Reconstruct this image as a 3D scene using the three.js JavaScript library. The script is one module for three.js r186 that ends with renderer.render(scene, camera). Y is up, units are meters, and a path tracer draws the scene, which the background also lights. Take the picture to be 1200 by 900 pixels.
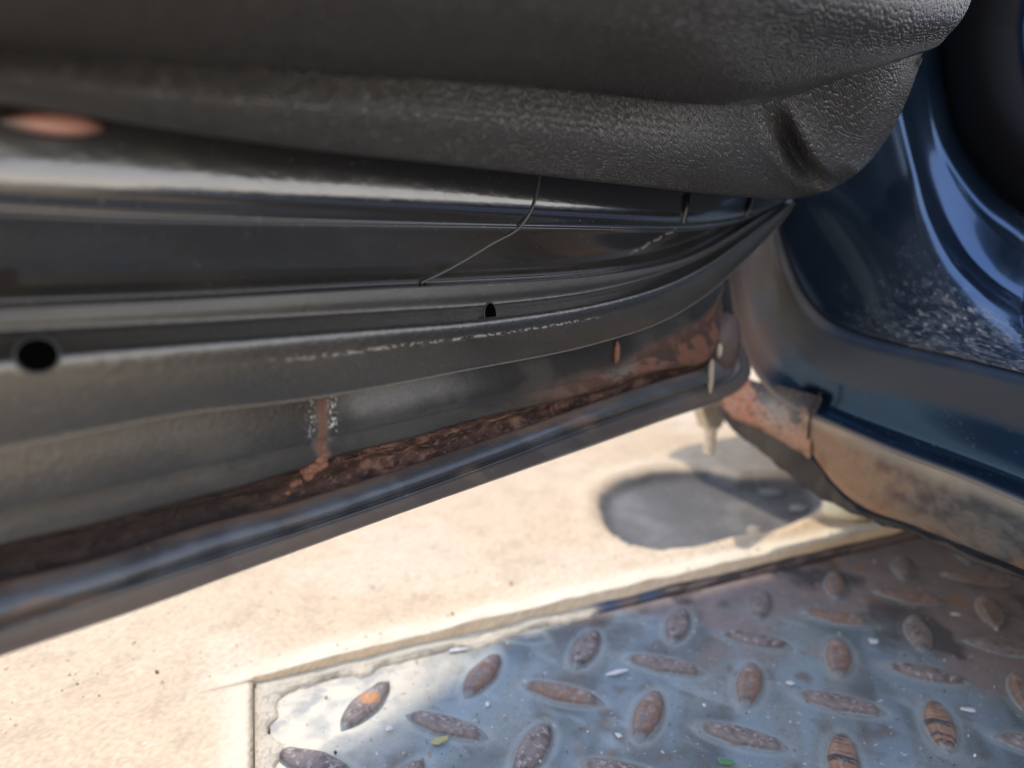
import * as THREE from 'three';
import { mergeGeometries, mergeVertices } from 'three/addons/utils/BufferGeometryUtils.js';

// ------------------------------------------------------------------ camera, sky, sun, exposure
const V3 = THREE.Vector3;
const scene = new THREE.Scene();
const CAM_H = 0.36, PITCH = THREE.MathUtils.degToRad(13.28), FPX = 900;
const camera = new THREE.PerspectiveCamera(2 * Math.atan(450 / FPX) * 180 / Math.PI, 4 / 3, 0.02, 200);
camera.position.set(0, CAM_H, 0);
camera.rotation.set(-PITCH, 0, THREE.MathUtils.degToRad(0.4), 'YXZ');
camera.updateMatrixWorld(true);
camera.focus = 0.45;
camera.userData.fStop = 3.5;

const SUN_AZ = -30, SUN_EL = 60;                       // degrees: azimuth from the view direction, to the right
const dirAz = (az, el = 0) => { const a = az * Math.PI / 180, e = el * Math.PI / 180; return new V3(Math.sin(a) * Math.cos(e), Math.sin(e), -Math.cos(a) * Math.cos(e)); };
const sunDir = dirAz(SUN_AZ, SUN_EL);
const sun = new THREE.DirectionalLight(new THREE.Color(1, 0.905, 0.775), 2.6);
sun.position.copy(sunDir).multiplyScalar(6); sun.castShadow = true;
sun.shadow.mapSize.set(2048, 2048); sun.shadow.radius = 1;
Object.assign(sun.shadow.camera, { left: -2.5, right: 2.5, top: 2.5, bottom: -2.5, near: 0.5, far: 14 });
scene.add(sun, sun.target);
{
  const W = 256, H = 128, d = new Float32Array(W * H * 4);
  for (let y = 0; y < H; y++) for (let x = 0; x < W; x++) {
    const el = ((y + 0.5) / H - 0.5) * Math.PI, t = Math.max(0, Math.sin(el)), k = Math.pow(1 - t, 2.2);
    const o = (y * W + x) * 4, s = 1.9;
    d[o] = s * (0.40 + 1.16 * k); d[o + 1] = s * (0.56 + 0.90 * k); d[o + 2] = s * (0.96 + 0.32 * k); d[o + 3] = 1;
  }
  const sky = new THREE.DataTexture(d, W, H, THREE.RGBAFormat, THREE.FloatType);
  sky.mapping = THREE.EquirectangularReflectionMapping; sky.magFilter = sky.minFilter = THREE.LinearFilter; sky.needsUpdate = true;
  scene.background = sky; scene.environment = sky;
  scene.backgroundIntensity = 1; scene.environmentIntensity = 1;
}
const renderer = new THREE.WebGLRenderer({ antialias: true });
renderer.setSize(1024, 768);
renderer.toneMapping = THREE.LinearToneMapping;
renderer.toneMappingExposure = 1.2;
renderer.shadowMap.enabled = true;

// ------------------------------------------------------------------ helpers: noise
function rng(seed) { let s = seed >>> 0; return () => { s = (s + 0x6D2B79F5) >>> 0; let t = Math.imul(s ^ (s >>> 15), 1 | s); t = (t + Math.imul(t ^ (t >>> 7), 61 | t)) ^ t; return ((t ^ (t >>> 14)) >>> 0) / 4294967296; }; }
const TAB = new Float32Array(65536); { const r = rng(11); for (let i = 0; i < 65536; i++) TAB[i] = r(); }
const h2 = (x, y) => TAB[((x & 255) << 8) | (y & 255)];
function vn(x, y) {
  const xi = Math.floor(x), yi = Math.floor(y), fx = x - xi, fy = y - yi, u = fx * fx * (3 - 2 * fx), v = fy * fy * (3 - 2 * fy);
  const a = h2(xi, yi), b = h2(xi + 1, yi), c = h2(xi, yi + 1), d = h2(xi + 1, yi + 1);
  return a + (b - a) * u + (c - a) * v + (a - b - c + d) * u * v;
}
function fbm(x, y, o = 4) { let s = 0, a = 0.5, n = 0; for (let i = 0; i < o; i++) { s += a * vn(x, y); n += a; a *= 0.5; x = x * 2.03 + 17.3; y = y * 2.03 + 9.1; } return s / n; }
const sat = (x) => x < 0 ? 0 : x > 1 ? 1 : x;
const step = (a, b, x) => { const t = sat((x - a) / (b - a)); return t * t * (3 - 2 * t); };
const bump1 = (x, c, w) => Math.exp(-((x - c) / w) * ((x - c) / w));
const mix = (a, b, t) => a + (b - a) * t;
const mix3 = (p, c, t) => { p[0] = mix(p[0], c[0], t); p[1] = mix(p[1], c[1], t); p[2] = mix(p[2], c[2], t); };
const toS = (x) => { x = sat(x); return 255 * (x <= 0.0031308 ? 12.92 * x : 1.055 * Math.pow(x, 1 / 2.4) - 0.055); };

// bake(fn): fn(u, v, out) fills out = {c:[r,g,b] linear, r:roughness, m:metalness, h:height 0..1}
function bake(w, h, fn) {
  const c = new Uint8Array(w * h * 4), d = new Uint8Array(w * h * 4), o = { c: [0, 0, 0], r: 0.5, m: 0, h: 0.5 };
  for (let y = 0; y < h; y++) for (let x = 0; x < w; x++) {
    o.r = 0.5; o.m = 0; o.h = 0.5; fn((x + 0.5) / w, (y + 0.5) / h, o);
    const k = (y * w + x) * 4;
    c[k] = toS(o.c[0]); c[k + 1] = toS(o.c[1]); c[k + 2] = toS(o.c[2]); c[k + 3] = 255;
    d[k] = 255 * sat(o.h); d[k + 1] = 255 * sat(o.r); d[k + 2] = 255 * sat(o.m); d[k + 3] = 255;
  }
  const mk = (a, srgb) => { const t = new THREE.DataTexture(a, w, h, THREE.RGBAFormat); t.magFilter = THREE.LinearFilter; t.minFilter = THREE.LinearMipmapLinearFilter; t.generateMipmaps = true; t.wrapS = t.wrapT = THREE.RepeatWrapping; if (srgb) t.colorSpace = THREE.SRGBColorSpace; t.needsUpdate = true; return t; };
  return { map: mk(c, true), data: mk(d, false) };
}
function bakedMat(b, bumpScale, extra = {}) {
  return new THREE.MeshPhysicalMaterial({ map: b.map, roughnessMap: b.data, metalnessMap: b.data, bumpMap: b.data, bumpScale, roughness: 1, metalness: 1, side: THREE.DoubleSide, ...extra });
}
// ------------------------------------------------------------------ helpers: naming
const used = new Map();
function numbered(n) { const k = used.get(n) || 0; used.set(n, k + 1); return k ? `${n}_${String(k).padStart(3, '0')}` : n; }
function group(name, label, category, pos, o = {}) { const g = new THREE.Group(); g.name = numbered(name); if (pos) g.position.copy(pos); g.userData = o.kind ? { kind: o.kind } : { label, category }; if (o.group) g.userData.group = o.group; scene.add(g); g.updateMatrixWorld(true); return g; }
function part(parent, name, geo, mat, label) {                      // geometry comes in world metres; it is moved into the parent's frame
  let a = parent, off = new V3(); while (a && a !== scene) { off.add(a.position); a = a.parent; }
  geo.translate(-off.x, -off.y, -off.z);
  const m = new THREE.Mesh(geo, mat); m.name = name; m.castShadow = m.receiveShadow = true; if (label) m.userData.label = label; parent.add(m); return m;
}
// ------------------------------------------------------------------ helpers: survey of the photograph (pixels of 1200 x 900 -> rays -> planes of the place)
const camO = camera.position.clone();
function ray(px, py) { return new V3((px - 600) / FPX, -(py - 450) / FPX, -1).applyQuaternion(camera.quaternion); }
function atY(px, py, y) { const d = ray(px, py); return camO.clone().addScaledVector(d, (y - camO.y) / d.y); }
function frameOf(p0, p1, side) {                                     // a vertical plane through two points: D along it, N towards the camera
  const D = p1.clone().sub(p0).setY(0).normalize(), N = new V3(D.z, 0, -D.x); if (N.dot(camO.clone().sub(p1)) < 0) N.negate();
  return { O: p1.clone(), D, N, at(px, py, n) { const d = ray(px, py), t = (n - N.dot(camO.clone().sub(this.O))) / N.dot(d); return camO.clone().addScaledVector(d, t); } };
}
const DOOR = frameOf(atY(0, 770, 0.19), atY(850, 467, 0.19));
const BODY = frameOf(atY(1200, 668, 0.115), atY(1000, 588, 0.115));
const proj = (p) => { const q = p.clone().project(camera); return [600 + q.x * 600, 450 - q.y * 450]; };

// rail: pixel polyline on plane F at offset n (number or [[px, n], ...] along x or by fraction with f:true)
function lerpTab(tab, x) { if (typeof tab === 'number') return tab; if (x <= tab[0][0]) return tab[0][1]; for (let i = 1; i < tab.length; i++) if (x <= tab[i][0]) { const a = tab[i - 1], b = tab[i], t = (x - a[0]) / (b[0] - a[0]); return mix(a[1], b[1], t * t * (3 - 2 * t)); } return tab[tab.length - 1][1]; }
const MCOL = 230, EXT = 8;
function rail(F, px, n, o = {}) {
  const M = o.M || MCOL, ext = o.ext ?? EXT;
  const c = new THREE.CatmullRomCurve3(px.map(([x, y]) => new V3(x, y, 0)), false, 'centripetal');
  const pts = c.getSpacedPoints(M - 1).map((q, i) => F.at(q.x, q.y, lerpTab(n, o.f ? i / (M - 1) : q.x)));
  if (o.pre) for (let i = 1; i <= ext; i++) pts.unshift(pts[0].clone().add(o.pre.clone().multiplyScalar(1 / ext)));
  if (o.post) for (let i = 1; i <= ext; i++) pts.push(pts[pts.length - 1].clone().add(o.post.clone().multiplyScalar(1 / ext)));
  return pts;
}
const PRE = DOOR.D.clone().multiplyScalar(-0.4);
const dr = (px, n, o = {}) => rail(DOOR, px, n, { pre: PRE, ...o });
const shift = (r, v, fn) => r.map((p, i) => p.clone().addScaledVector(v, fn ? fn(i / (r.length - 1)) : 1));
const blend = (a, b, t, add, F = DOOR) => a.map((p, i) => { const q = p.clone().lerp(b[i], t); if (add) q.addScaledVector(F.N, typeof add === 'function' ? add(i / (a.length - 1)) : add); return q; });

// surf: loft through rails; smooth = Catmull-Rom across them
function surf(rails, o = {}) {
  const per = o.per || 6, M = rails[0].length, rows = [];
  const K = rails.length;
  for (let k = 0; k < K - 1; k++) for (let s = 0; s < per + (k === K - 2 ? 1 : 0); s++) {
    const t = s / per, row = [];
    for (let i = 0; i < M; i++) {
      const p1 = rails[k][i], p2 = rails[k + 1][i];
      if (o.linear || K === 2) row.push(p1.clone().lerp(p2, t));
      else {
        const p0 = k > 0 ? rails[k - 1][i] : p1.clone().multiplyScalar(2).sub(p2), p3 = k < K - 2 ? rails[k + 2][i] : p2.clone().multiplyScalar(2).sub(p1);
        const d01 = Math.max(1e-5, Math.sqrt(p0.distanceTo(p1))), d12 = Math.max(1e-5, Math.sqrt(p1.distanceTo(p2))), d23 = Math.max(1e-5, Math.sqrt(p2.distanceTo(p3)));
        const m1 = p2.clone().sub(p1).divideScalar(d12).add(p1.clone().sub(p0).divideScalar(d01)).sub(p2.clone().sub(p0).divideScalar(d01 + d12)).multiplyScalar(d12);
        const m2 = p2.clone().sub(p1).divideScalar(d12).add(p3.clone().sub(p2).divideScalar(d23)).sub(p3.clone().sub(p1).divideScalar(d12 + d23)).multiplyScalar(d12);
        const t2 = t * t, t3 = t2 * t;
        row.push(p1.clone().multiplyScalar(2 * t3 - 3 * t2 + 1).addScaledVector(m1, t3 - 2 * t2 + t).addScaledVector(p2, -2 * t3 + 3 * t2).addScaledVector(m2, t3 - t2));
      }
    }
    rows.push(row);
  }
  const R = rows.length, cu = [0], cv = [0], mid = Math.floor(R / 2), mc = Math.floor(M * 0.45);
  for (let i = 1; i < M; i++) cu.push(cu[i - 1] + rows[mid][i].distanceTo(rows[mid][i - 1]));
  for (let j = 1; j < R; j++) cv.push(cv[j - 1] + rows[j][mc].distanceTo(rows[j - 1][mc]));
  const Lu = cu[M - 1], Lv = cv[R - 1], pos = new Float32Array(R * M * 3), uv = new Float32Array(R * M * 2), idx = [];
  for (let j = 0; j < R; j++) for (let i = 0; i < M; i++) {
    const p = rows[j][i], k = j * M + i; pos.set([p.x, p.y, p.z], k * 3);
    uv.set(o.metres ? [cu[i], cv[j]] : [cu[i] / Lu, cv[j] / Lv], k * 2);
    if (j < R - 1 && i < M - 1) { const a = k, b = k + 1, c = k + M, d = k + M + 1; if (o.keep && !o.keep(cu[i], cv[j], p)) continue; idx.push(a, b, d, a, d, c); }
  }
  const g = new THREE.BufferGeometry();
  g.setAttribute('position', new THREE.BufferAttribute(pos, 3)); g.setAttribute('uv', new THREE.BufferAttribute(uv, 2)); g.setIndex(idx); g.computeVertexNormals();
  if (o.disp) {
    const nn = g.attributes.normal;
    for (let k = 0; k < R * M; k++) { const h = o.disp(cu[k % M], cv[Math.floor(k / M)]); for (let a = 0; a < 3; a++) pos[k * 3 + a] += nn.array[k * 3 + a] * h * (o.flip ? -1 : 1); }
    g.computeVertexNormals();
  }
  // near(px, py): surface coordinates (metres along, metres across, normalised u, v) of the surface point seen at a pixel
  g.userData = {};
  const near = (px, py) => { let best = 1e9, r = null; for (let j = 0; j < R; j++) for (let i = 0; i < M; i++) { const q = proj(rows[j][i]), d = (q[0] - px) ** 2 + (q[1] - py) ** 2; if (d < best) { best = d; r = { x: cu[i], y: cv[j], u: cu[i] / Lu, v: cv[j] / Lv, i, j, p: rows[j][i].clone(), nrm: new V3().fromBufferAttribute(g.attributes.normal, j * M + i) }; } } return r; };
  return { g, Lu, Lv, rows, near };
}
function tube(pts, r, seg = 60, rad = 8) { return new THREE.TubeGeometry(new THREE.CatmullRomCurve3(pts, false, 'centripetal'), seg, r, rad, false); }
function lump(cx, cy, cz, sx, sy, sz, seed, detail = 4) {
  let g = new THREE.IcosahedronGeometry(1, detail); g.deleteAttribute('uv'); g = mergeVertices(g, 1e-4); const p = g.attributes.position;
  for (let i = 0; i < p.count; i++) { const x = p.getX(i), y = p.getY(i), z = p.getZ(i), k = 0.72 + 0.4 * fbm(x * 1.3 + seed * 7.1 + z, y * 1.3 + z * 0.9 + seed * 3.3, 3) + 0.12 * fbm(x * 5 + seed, y * 5 + z * 4, 2); p.setXYZ(i, x * k * sx + cx, y * k * sy + cy, z * k * sz + cz); }
  g.computeVertexNormals(); const uv = new Float32Array(p.count * 2); for (let i = 0; i < p.count; i++) { uv[2 * i] = p.getX(i); uv[2 * i + 1] = p.getZ(i) + p.getY(i); } g.setAttribute('uv', new THREE.BufferAttribute(uv, 2)); return g;
}

// ------------------------------------------------------------------ ground: concrete slab with the pit that holds the plate
const PA = atY(297, 803, 0.004), PB = atY(1070, 621, 0.004), PC = atY(297, 900, 0.004);
const FU = PB.clone().sub(PA).setY(0).normalize(), FV = PC.clone().sub(PA).setY(0).normalize();
const PLU = 1.0, PLV = 0.62;                                        // pit size
const gp = (a, b, y) => new V3(PA.x + FU.x * a + FV.x * b, y, PA.z + FU.z * a + FV.z * b);
function uvOf(x, z) { const dx = x - PA.x, dz = z - PA.z, det = FU.x * FV.z - FU.z * FV.x; return [(dx * FV.z - dz * FV.x) / det, (FU.x * dz - FU.z * dx) / det]; }
const pixUV = (px, py, y = 0.0) => { const p = atY(px, py, y); return uvOf(p.x, p.z); };
const CONC_Y = 0.007, A0 = -1.0, A1 = 1.7, B0 = -1.9, B1 = 1.1;
// outline of the hollow, sunk and coloured darker than the slab, in slab coordinates
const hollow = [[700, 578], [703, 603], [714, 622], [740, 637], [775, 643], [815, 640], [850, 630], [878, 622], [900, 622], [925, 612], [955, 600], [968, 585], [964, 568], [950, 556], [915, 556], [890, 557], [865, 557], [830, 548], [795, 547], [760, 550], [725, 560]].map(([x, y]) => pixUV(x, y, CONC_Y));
function hollowDist(a, b) {                                          // signed distance, negative inside
  let best = 1e9, inside = false;
  for (let i = 0, j = hollow.length - 1; i < hollow.length; j = i++) {
    const [xi, yi] = hollow[i], [xj, yj] = hollow[j];
    if ((yi > b) !== (yj > b) && a < (xj - xi) * (b - yi) / (yj - yi) + xi) inside = !inside;
    const dx = xj - xi, dy = yj - yi, t = sat(((a - xi) * dx + (b - yi) * dy) / (dx * dx + dy * dy)), d = Math.hypot(a - xi - dx * t, b - yi - dy * t);
    if (d < best) best = d;
  }
  return inside ? -best : best;
}
const nearHollow = (a, b) => a > hollowBox[0] - 0.12 && a < hollowBox[1] + 0.12 && b > hollowBox[2] - 0.12 && b < hollowBox[3] + 0.12;
const hollowBox = [Math.min(...hollow.map((p) => p[0])), Math.max(...hollow.map((p) => p[0])), Math.min(...hollow.map((p) => p[1])), Math.max(...hollow.map((p) => p[1]))];
function slabH(a, b) {
  let y = CONC_Y + 0.0035 * (fbm(a * 9 + 3, b * 9, 3) - 0.5) + 0.0012 * (fbm(a * 60, b * 60, 2) - 0.5);
  const inU = step(-0.06, 0.0, a), d = -b;                        // crest of mortar along the far edge of the pit
  if (b <= 0 && a > -0.1) y += (0.0075 + 0.004 * (fbm(a * 34 + 5, 2.2, 3) - 0.5)) * Math.exp(-Math.pow(d / 0.03, 2)) * inU * step(0.0, 0.3, a + 0.10);
  if (a <= 0 && b > -0.05) y += 0.0035 * Math.exp(-Math.pow(a / 0.02, 2)) * step(0.0, 0.04, b);
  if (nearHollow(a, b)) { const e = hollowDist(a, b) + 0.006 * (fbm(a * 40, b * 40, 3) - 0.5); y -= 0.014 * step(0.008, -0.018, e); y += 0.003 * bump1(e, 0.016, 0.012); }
  return y;
}
const slabBake = bake(2048, 2048, (u, v, o) => {
  const a = mix(A0, A1, u), b = mix(B0, B1, v);
  const n1 = fbm(a * 7, b * 7, 4), n2 = fbm(a * 42 + 9, b * 42, 3), n3 = vn(a * 420, b * 420);
  o.c[0] = 0.555; o.c[1] = 0.412; o.c[2] = 0.262;
  mix3(o.c, [0.60, 0.48, 0.335], step(0.45, 0.7, n1) * 0.7);
  mix3(o.c, [0.42, 0.31, 0.20], step(0.52, 0.78, n2) * 0.40);
  const k = 0.84 + 0.32 * n3; o.c[0] *= k; o.c[1] *= k; o.c[2] *= k;
  if (vn(a * 260 + 30, b * 260) > 0.93) mix3(o.c, [0.66, 0.6, 0.5], 0.5);
  o.r = 0.9; o.h = 0.35 * n2 + 0.25 * n3 + 0.4 * vn(a * 190, b * 190);
  if (b < 0.0 && b > -0.06) mix3(o.c, [0.66, 0.60, 0.46], 0.65 * bump1(b, -0.014, 0.018) * (0.4 + n2) * step(-0.05, 0.01, a + 0.03 * (n2 - 0.5)));
  if (a < 0.0 && a > -0.06) mix3(o.c, [0.66, 0.60, 0.46], 0.5 * bump1(a, -0.008, 0.014) * step(-0.03, 0.01, b));
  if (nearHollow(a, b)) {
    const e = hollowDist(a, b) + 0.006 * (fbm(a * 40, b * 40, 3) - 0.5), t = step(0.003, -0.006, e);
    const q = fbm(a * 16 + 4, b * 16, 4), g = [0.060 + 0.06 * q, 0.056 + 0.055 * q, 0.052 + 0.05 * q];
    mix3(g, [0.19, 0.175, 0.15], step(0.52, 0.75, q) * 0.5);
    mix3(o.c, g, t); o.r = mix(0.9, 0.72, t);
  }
});
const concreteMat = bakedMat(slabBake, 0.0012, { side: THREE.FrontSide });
{
  const slab = group('concrete_floor', '', '', null, { kind: 'structure' });
  const lin = (p, q, n) => Array.from({ length: n }, (_, i) => p + (q - p) * i / n);
  const as = [...lin(A0, -0.12, 20), ...lin(-0.12, 0, 24), 0, 1e-4, ...lin(0.006, PLU, 170), PLU - 1e-4, ...lin(PLU, A1, 20), A1];
  const bs = [...lin(B0, -0.75, 30), ...lin(-0.75, -0.06, 120), ...lin(-0.06, 0, 20), 0, 1e-4, ...lin(0.03, PLV, 8), PLV - 1e-4, ...lin(PLV, B1, 10), B1];
  const W = as.length, H = bs.length, pos = [], uv = [], idx = [];
  bs.forEach((b, j) => as.forEach((a, i) => {
    const pit = a > 0 && a < PLU && b > 0 && b < PLV;
    const edge = Math.min(1, (a - A0) * 8, (A1 - a) * 8, (b - B0) * 8, (B1 - b) * 8);
    const p = gp(a, b, pit ? -0.05 : mix(CONC_Y, slabH(a, b), Math.max(0, edge))); pos.push(p.x, p.y, p.z); uv.push((a + (pit ? 0.057 : 0) - A0) / (A1 - A0), (b + (pit ? 0.057 : 0) - B0) / (B1 - B0));
    if (i < W - 1 && j < H - 1) { const k = j * W + i; idx.push(k, k + W, k + 1, k + 1, k + W, k + W + 1); }
  }));
  const g = new THREE.BufferGeometry(); g.setAttribute('position', new THREE.Float32BufferAttribute(pos, 3)); g.setAttribute('uv', new THREE.Float32BufferAttribute(uv, 2)); g.setIndex(idx); g.computeVertexNormals();
  if (g.attributes.normal.getY(5) < 0) { const ix = g.index.array; for (let i = 0; i < ix.length; i += 3) { const t = ix[i]; ix[i] = ix[i + 1]; ix[i + 1] = t; } g.computeVertexNormals(); }
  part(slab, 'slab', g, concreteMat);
  // the yard that goes on around it, out to the horizon
  const sh = new THREE.Shape([new THREE.Vector2(-60, -60), new THREE.Vector2(60, -60), new THREE.Vector2(60, 60), new THREE.Vector2(-60, 60)]);
  const hole = [[A0, B0], [A1, B0], [A1, B1], [A0, B1]].map(([a, b]) => { const p = gp(a, b, 0); return new THREE.Vector2(p.x, -p.z); });
  sh.holes.push(new THREE.Path(hole));
  const yg = new THREE.ShapeGeometry(sh); yg.rotateX(-Math.PI / 2); yg.translate(0, CONC_Y, 0);
  const yb = bake(512, 512, (u, v, o) => { const n = fbm(u * 8, v * 8, 5), m = fbm(u * 60, v * 60, 3); o.c[0] = 0.55 + 0.08 * (n - 0.5); o.c[1] = 0.45 + 0.07 * (n - 0.5); o.c[2] = 0.32 + 0.06 * (m - 0.5); o.r = 0.9; o.h = m; });
  part(slab, 'yard', yg, bakedMat(yb, 0.001));
}

// ------------------------------------------------------------------ chequer plate
const PITCHP = 0.0935, plateO = { i: new V3(), j: new V3(), o: atY(429, 822, 0.003) };
{ // lattice axes from the photograph: rows run along the pit's far edge, columns square to it
  const e = atY(1058, 663, 0.003).sub(plateO.o); plateO.i = e.clone().multiplyScalar(1 / 6); plateO.j = new V3(-plateO.i.z, 0, plateO.i.x).multiplyScalar(1.0);
  if (plateO.j.dot(camO.clone().sub(plateO.o)) < 0) plateO.j.negate();
}
const latt = (i, j) => plateO.o.clone().addScaledVector(plateO.i, i).addScaledVector(plateO.j, j);
const studs = [];
for (let i = -3; i < 11; i++) for (let j = -2; j < 7; j++) for (const h of [0, 1]) {
  const p = latt(i + h * 0.5, j + h * 0.5), [a, b] = uvOf(p.x, p.z);
  if (a > 0.035 && a < PLU - 0.04 && b > 0.035 && b < PLV - 0.04) studs.push({ p, a, b, h, i, j });
}
const PB0 = 0.011;                                                  // gap round the plate
const rustAmount = (a, b) => { // rust spreads from the far right of the plate and along its far edge
  const n = fbm(a * 18 + 2, b * 18 + 7, 4), n2 = fbm(a * 60, b * 60, 3);
  const far = step(0.30, 0.70, a - b * 0.55) * 1.0 + 0.42 * step(0.09, 0.0, b) * step(0.22, 0.36, a);
  return sat(step(0.47, 0.66, n * 0.62 + n2 * 0.12 + far * 0.62));
};
const studDirs = [plateO.i.clone().sub(plateO.j).normalize(), plateO.i.clone().add(plateO.j).normalize()];
const STL = 0.031, STW = 0.0098;
const plateBake = bake(2048, 1280, (u, v, o) => {
  const a = u * PLU, b = v * PLV, n = fbm(a * 14, b * 14, 4), n2 = fbm(a * 70 + 3, b * 70, 3), n3 = vn(a * 700, b * 700);
  const streak = fbm(a * 30 + b * 22, (b - a * 0.4) * 8, 3);
  const c = o.c; c[0] = 0.190; c[1] = 0.206; c[2] = 0.190;
  mix3(c, [0.085, 0.099, 0.097], step(0.40, 0.66, n) * 0.9); { const g = 0.86 + 0.28 * n3; c[0] *= g; c[1] *= g; c[2] *= g; }
  mix3(c, [0.215, 0.265, 0.285], step(0.5, 0.72, streak) * 0.55);
  mix3(c, [0.12, 0.095, 0.075], step(0.52, 0.72, n2 * 0.6 + fbm(a * 22 + 60, b * 22, 3) * 0.4) * 0.75); mix3(c, [0.30, 0.32, 0.31], step(0.60, 0.74, fbm(a * 50 - b * 30, b * 16 + a * 10, 3)) * 0.4);
  o.r = 0.50 + 0.28 * n2; o.h = 0.5 + 0.22 * (n2 - 0.5) + 0.16 * (n3 - 0.5);
  const ru = rustAmount(a, b);
  const rc = [0.17 + 0.13 * n2, 0.125 + 0.095 * n2, 0.105 + 0.08 * n2]; mix3(rc, [0.33, 0.15, 0.062], step(0.60, 0.8, fbm(a * 32 + 40, b * 32, 3)) * 0.8); mix3(rc, [0.035, 0.028, 0.026], step(0.55, 0.75, fbm(a * 25 + 80, b * 25, 3)) * 0.8);
  mix3(c, rc, ru * 0.92); o.r = mix(o.r, 0.8, ru); o.h = mix(o.h, 0.35 + 0.35 * n2, ru);
  // paler halo round each lug
  const w = latt(0, 0); const P = gp(a, b, 0), dx = P.x - w.x, dz = P.z - w.z, L2 = plateO.i.lengthSq();
  const li = (dx * plateO.i.x + dz * plateO.i.z) / L2, lj = (dx * plateO.j.x + dz * plateO.j.z) / L2;
  for (const h of [0, 1]) {
    const ci = Math.round(li - h * 0.5) + h * 0.5, cj = Math.round(lj - h * 0.5) + h * 0.5, q = latt(ci, cj), D = studDirs[h];
    const s = (P.x - q.x) * D.x + (P.z - q.z) * D.z, t = (P.x - q.x) * -D.z + (P.z - q.z) * D.x;
    const e = Math.hypot(s / (STL * 1.12), t / (STW * 1.5) ) ;
    mix3(c, [0.36, 0.36, 0.31], 0.42 * bump1(e, 0.93, 0.15) * (1 - ru * 0.75) * (0.4 + n));
  }
  // cement along the edges; cream corner triangle paints in sunlight
  const ce = step(0.055, 0.0, a + 0.010 * (n2 - 0.5) - 0.06 * step(0.10, 0.0, b)) ;
  const cemSun = sat(Math.max(step(0.026, 0.004, a + 0.012 * (n2 - 0.5)), step(0.022, 0.002, b + 0.016 * (n2 - 0.5)) * step(0.30, 0.2, a), step(0.24, 0.13, a + b * 1.2 + 0.05 * (n - 0.5) + 0.03 * (n2 - 0.5)) * 0.92));
  mix3(c, [0.66, 0.57, 0.42], cemSun * (0.55 + 0.45 * step(0.30, 0.55, n2 * 0.6 + n * 0.4))); mix3(c, [0.30, 0.29, 0.26], cemSun * step(0.55, 0.72, fbm(a * 60 + 9, b * 60, 4)) * 0.7); o.r = mix(o.r, 0.85, cemSun); o.h = mix(o.h, 0.6 + 0.3 * n2, cemSun);
  // scratches and flecks
  { const k1 = vn(a * 330 + 9, b * 330 + 4), k2 = vn(a * 520 + 70, b * 210 + 4), k3 = vn(a * 240 + 31, b * 260 + 77); if (k1 > 0.95) mix3(c, [0.55, 0.55, 0.51], 0.65); if (k2 > 0.955) mix3(c, [0.045, 0.04, 0.038], 0.6); if (k3 > 0.962) mix3(c, [0.25, 0.13, 0.07], 0.7); }
  void ce; void n3;
});
const plateMat = bakedMat(plateBake, 0.0010);
const plate = group('checker_plate', 'blue-grey painted steel chequer plate with rusty raised lugs set in the concrete', 'metal plate', gp(PLU / 2, PLV / 2, 0));
{
  const nx = 120, ny = 80, pos = [], uv = [], idx = [], rad = 0.03;
  for (let j = 0; j <= ny; j++) for (let i = 0; i <= nx; i++) {
    let a = PB0 + (PLU - 2 * PB0) * i / nx, b = PB0 + (PLV - 2 * PB0) * j / ny;
    // rounded corner and slightly bent, uneven edges
    const ca = PB0 + rad - a, cb = PB0 + rad - b;
    if (ca > 0 && cb > 0) { const m = Math.max(ca, cb), h = Math.hypot(ca, cb); const k = m / h; a = PB0 + rad - ca * k; b = PB0 + rad - cb * k; }
    const y = 0.0015 * (fbm(a * 8, b * 8, 2) - 0.5) + 0.0022 * step(0.05, 0.0, b) * (fbm(a * 20, 1, 2) - 0.3);
    const p = gp(a, b, y); pos.push(p.x, p.y, p.z); uv.push(a / PLU, b / PLV);
    if (i < nx && j < ny) { const k = j * (nx + 1) + i; idx.push(k, k + nx + 1, k + 1, k + 1, k + nx + 1, k + nx + 2); }
  }
  // edge skirt: the plate is 8 mm thick
  const ring = []; for (let i = 0; i <= nx; i++) ring.push(i); for (let j = 1; j <= ny; j++) ring.push(j * (nx + 1) + nx); for (let i = nx - 1; i >= 0; i--) ring.push(ny * (nx + 1) + i); for (let j = ny - 1; j > 0; j--) ring.push(j * (nx + 1));
  const b0 = pos.length / 3; ring.forEach((k) => { pos.push(pos[k * 3], pos[k * 3 + 1], pos[k * 3 + 2], pos[k * 3], pos[k * 3 + 1] - 0.008, pos[k * 3 + 2]); uv.push(uv[k * 2], uv[k * 2 + 1], uv[k * 2], uv[k * 2 + 1]); });
  ring.forEach((k, i) => { const a = b0 + i * 2, c = b0 + ((i + 1) % ring.length) * 2; idx.push(a, a + 1, c, c, a + 1, c + 1); });
  const g = new THREE.BufferGeometry(); g.setAttribute('position', new THREE.Float32BufferAttribute(pos, 3)); g.setAttribute('uv', new THREE.Float32BufferAttribute(uv, 2)); g.setIndex(idx); g.computeVertexNormals();
  part(plate, 'plate', g, plateMat);
}
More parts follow.
